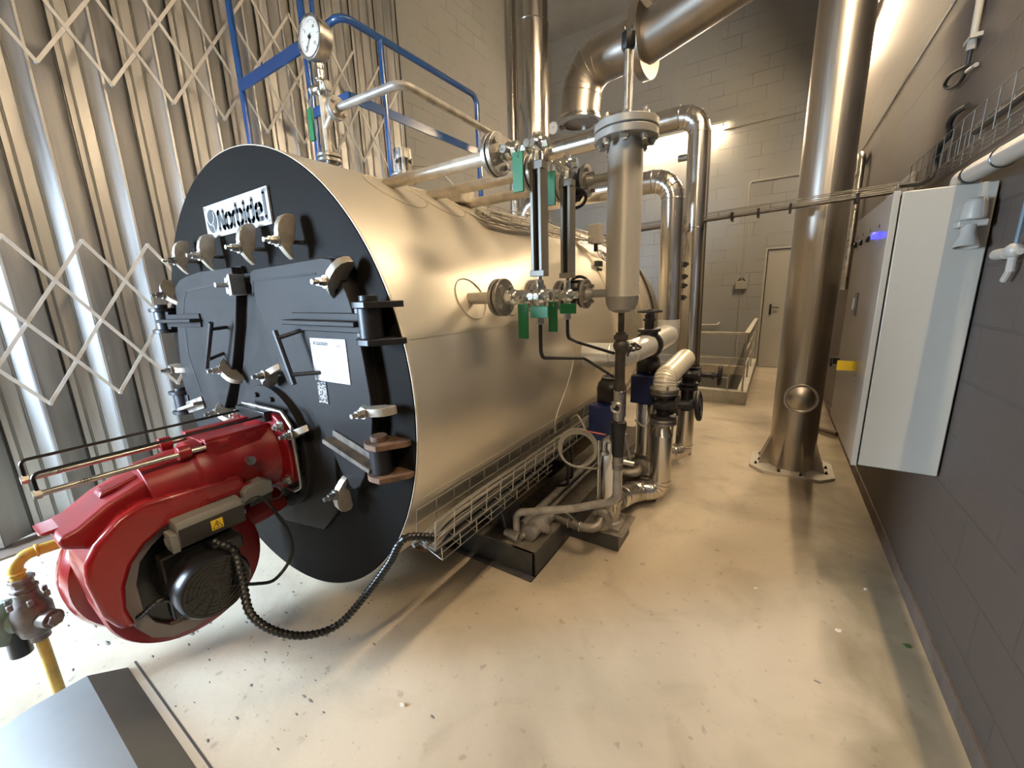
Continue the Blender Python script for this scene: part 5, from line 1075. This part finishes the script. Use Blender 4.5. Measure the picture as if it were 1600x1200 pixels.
m = M(); m.cyl((.572, 1.93, 1.425), (.572, 1.86, 1.425), .017, n=16); m.cyl((.572, 1.86, 1.425), (.572, 1.78, 1.425), .009, n=10); m.sphere((.572, 1.82, 1.43), .022, 12); m.cyl((.572, 1.82, 1.43), (.572, 1.82, 1.37), .010, n=10); m.cyl((.572, 1.82, 1.375), (.572, 1.845, 1.345), .009, n=10); build('tap_body', m, PVC, WV)
m = M(); m.cyl((.572, 1.82, 1.45), (.572, 1.81, 1.70), .005, n=8); single('blue_grey_tube', m, mat('blue_grey_hose', (.10, .15, .19), .5), 'thin blue grey tube rising from the wall tap', 'tube')
m = M(); m.tube(bend([(.38, 4.75, .03), (.43, 4.54, .04), (.575, 4.42, .04)], .05), .025, 12); single('floor_pipe', m, BROWN, 'brown pipe lying on the floor behind the steel stack', 'pipe')

# ================================================================== far wall services
FC1 = thing('far_conduit', 'white conduit dropping down the far wall through a grey switch box', 'conduit', (-.517, YF-.02, 1.4))
m = M(); m.tube(bend([(.45, YF-.02, 3.02), (-.50, YF-.02, 3.02), (-.517, YF-.02, 2.98), (-.517, YF-.02, 1.50)], .03), .014, 10); m.cyl((-.51, YF-.02, 1.33), (-.50, YF-.02, .10), .014, n=10); build('conduit_tube', m, PVC, FC1)
m = M(); m.box((-.60, YF-.09, 1.33), (-.42, YF-.003, 1.46)); build('switch_box', m, PVC, FC1, bevel=.006)
m = M(); m.tube(smoothp([(-.517, YF-.02, 1.52), (-.55, YF-.03, 1.49), (-.56, YF-.04, 1.455)]), .008, 8); m.tube(smoothp([(-.517, YF-.02, 1.52), (-.48, YF-.03, 1.49), (-.46, YF-.04, 1.455)]), .008, 8); build('cable_tail', m, BLACK, FC1)
m = M(); m.cyl((-.97, YF-.02, 3.885), (.45, YF-.02, 3.905), .013, n=10); m.cyl((-.337, YF-.012, 3.9), (-.337, YF-.012, 3.2), .006, n=6); single('lamp_conduit', m, PVC, 'thin conduit leading level from the far wall lamp', 'conduit')

# ================================================================== stairwell guard
CU = M(); CU.box((HX0, 5.25, -.02), (-.185, 5.36, .158)); CU.box((-.29, 5.36, -.02), (-.185, 7.95, .158)); o = single('stairwell_curb', CU, CONC, 'low pale concrete curb round the stairwell opening', 'curb', loc=(-1, 5.4, 0), bevel=.004)
SG = thing('stair_railing', 'pale steel railing around the stairwell in front of the far wall', 'railing', (-.24, 5.3, .158))
m = M(); m.box((HX0, 5.285, .822), (-.215, 5.325, .850)); m.bar((-.235, 5.29, .836), (-.235, 7.90, .836), .055, .028); build('top_rail', m, CONC, SG, bevel=.003)
m = M(); m.box((HX0, 5.30, .535), (-.235, 5.312, .553)); m.box((HX0, 5.30, .30), (-.40, 5.312, .31)); build('mid_rail', m, CONC, SG)
for y in (5.30, 6.2, 7.1, 7.9):
    m = M(); m.box((-.245, y, .158), (-.225, y+.05, .83)); build('post', m, CONC, SG)
m = M(); m.box((-.40, 5.30, .158), (-.385, 5.315, .54)); build('stub_post', m, CONC, SG); m = M(); m.box((-1.9, 5.30, .158), (-1.885, 5.315, .84)); build('stub_post', m, CONC, SG)
m = M(); m.bar((-.235, 5.33, .62), (-.235, 7.9, .62), .012, .03); m.bar((-.235, 5.33, .42), (-.235, 7.9, .42), .012, .03); build('side_bar', m, CONC, SG)
m = M(); m.tube(bend([(-2.2, YF-.06, .72), (-.83, YF-.06, .72), (-.80, YF-.01, .76)], .02), .016, 10); single('wall_handrail', m, PVC, 'short pale handrail on the far wall inside the stairwell', 'handrail')

# ================================================================== litter on the floor
def chip(x, y, s_, label, mt=CHIP, name='plaster_chip', cat='chip', grp='pale chips on the floor'):
    random.seed(int(x*1000)+5); n = 7; m = M(); p = [V(x+s_*random.uniform(.6, 1)*math.cos(2*PI*k/n), y+s_*.6*random.uniform(.6, 1)*math.sin(2*PI*k/n), 0) for k in range(n)]
    vs = [q+V(0, 0, .0006) for q in p]+[q+V(s_*.1, 0, .006+.003*math.sin(k*2)) for k, q in enumerate(p)]; m.add(vs, [(k, (k+1) % n, n+(k+1) % n, n+k) for k in range(n)]+[tuple(range(n-1, -1, -1)), tuple(range(n, 2*n))])
    o = single(name, m, mt, label, cat, grp, loc=(x, y, 0)); return o
chip(.042, 1.91, .012, 'pale chip lying mid floor in line with the stack base'); chip(.33, 1.808, .013, 'pale chip on the floor nearer the side wall'); chip(-.944, .686, .012, 'pale chip on the floor in front of the boiler conduit'); chip(.46, 2.15, .008, 'tiny pale chip close to the side wall base')
chip(.535, 1.849, .016, 'small green leaf on the floor against the side wall', LEAF, 'green_leaf', 'leaf', None)
m = M(); random.seed(21)
for k in range(430):
    if k < 400: x, y = random.uniform(-3.3, -1.15), random.uniform(.1, 1.25)
    else: x, y = random.uniform(-1.6, .4), random.uniform(.3, 4.6)
    if .1 > y-.0 and -2.1 < x: continue
    if -2.1 < x and y < .26: continue
    s_ = random.choice((.0015, .002, .002, .003, .004, .006)); a = random.uniform(0, PI); n = 5
    if k % 45 == 0: s_ = .011
    p = [V(x+s_*random.uniform(.5, 1.3)*math.cos(2*PI*j/n+a)*2.2, y+s_*random.uniform(.4, 1)*math.sin(2*PI*j/n+a), .0005) for j in range(n)]
    m.add(p+[V(x, y, .0005+s_*.5)], [(j, (j+1) % n, n) for j in range(n)]+[tuple(range(n-1, -1, -1))])
o = single('floor_grit', m, DIRT, 'dark grit scattered over the near floor by the boiler front', 'grit', loc=(-2, .6, 0)); o['kind'] = 'stuff'
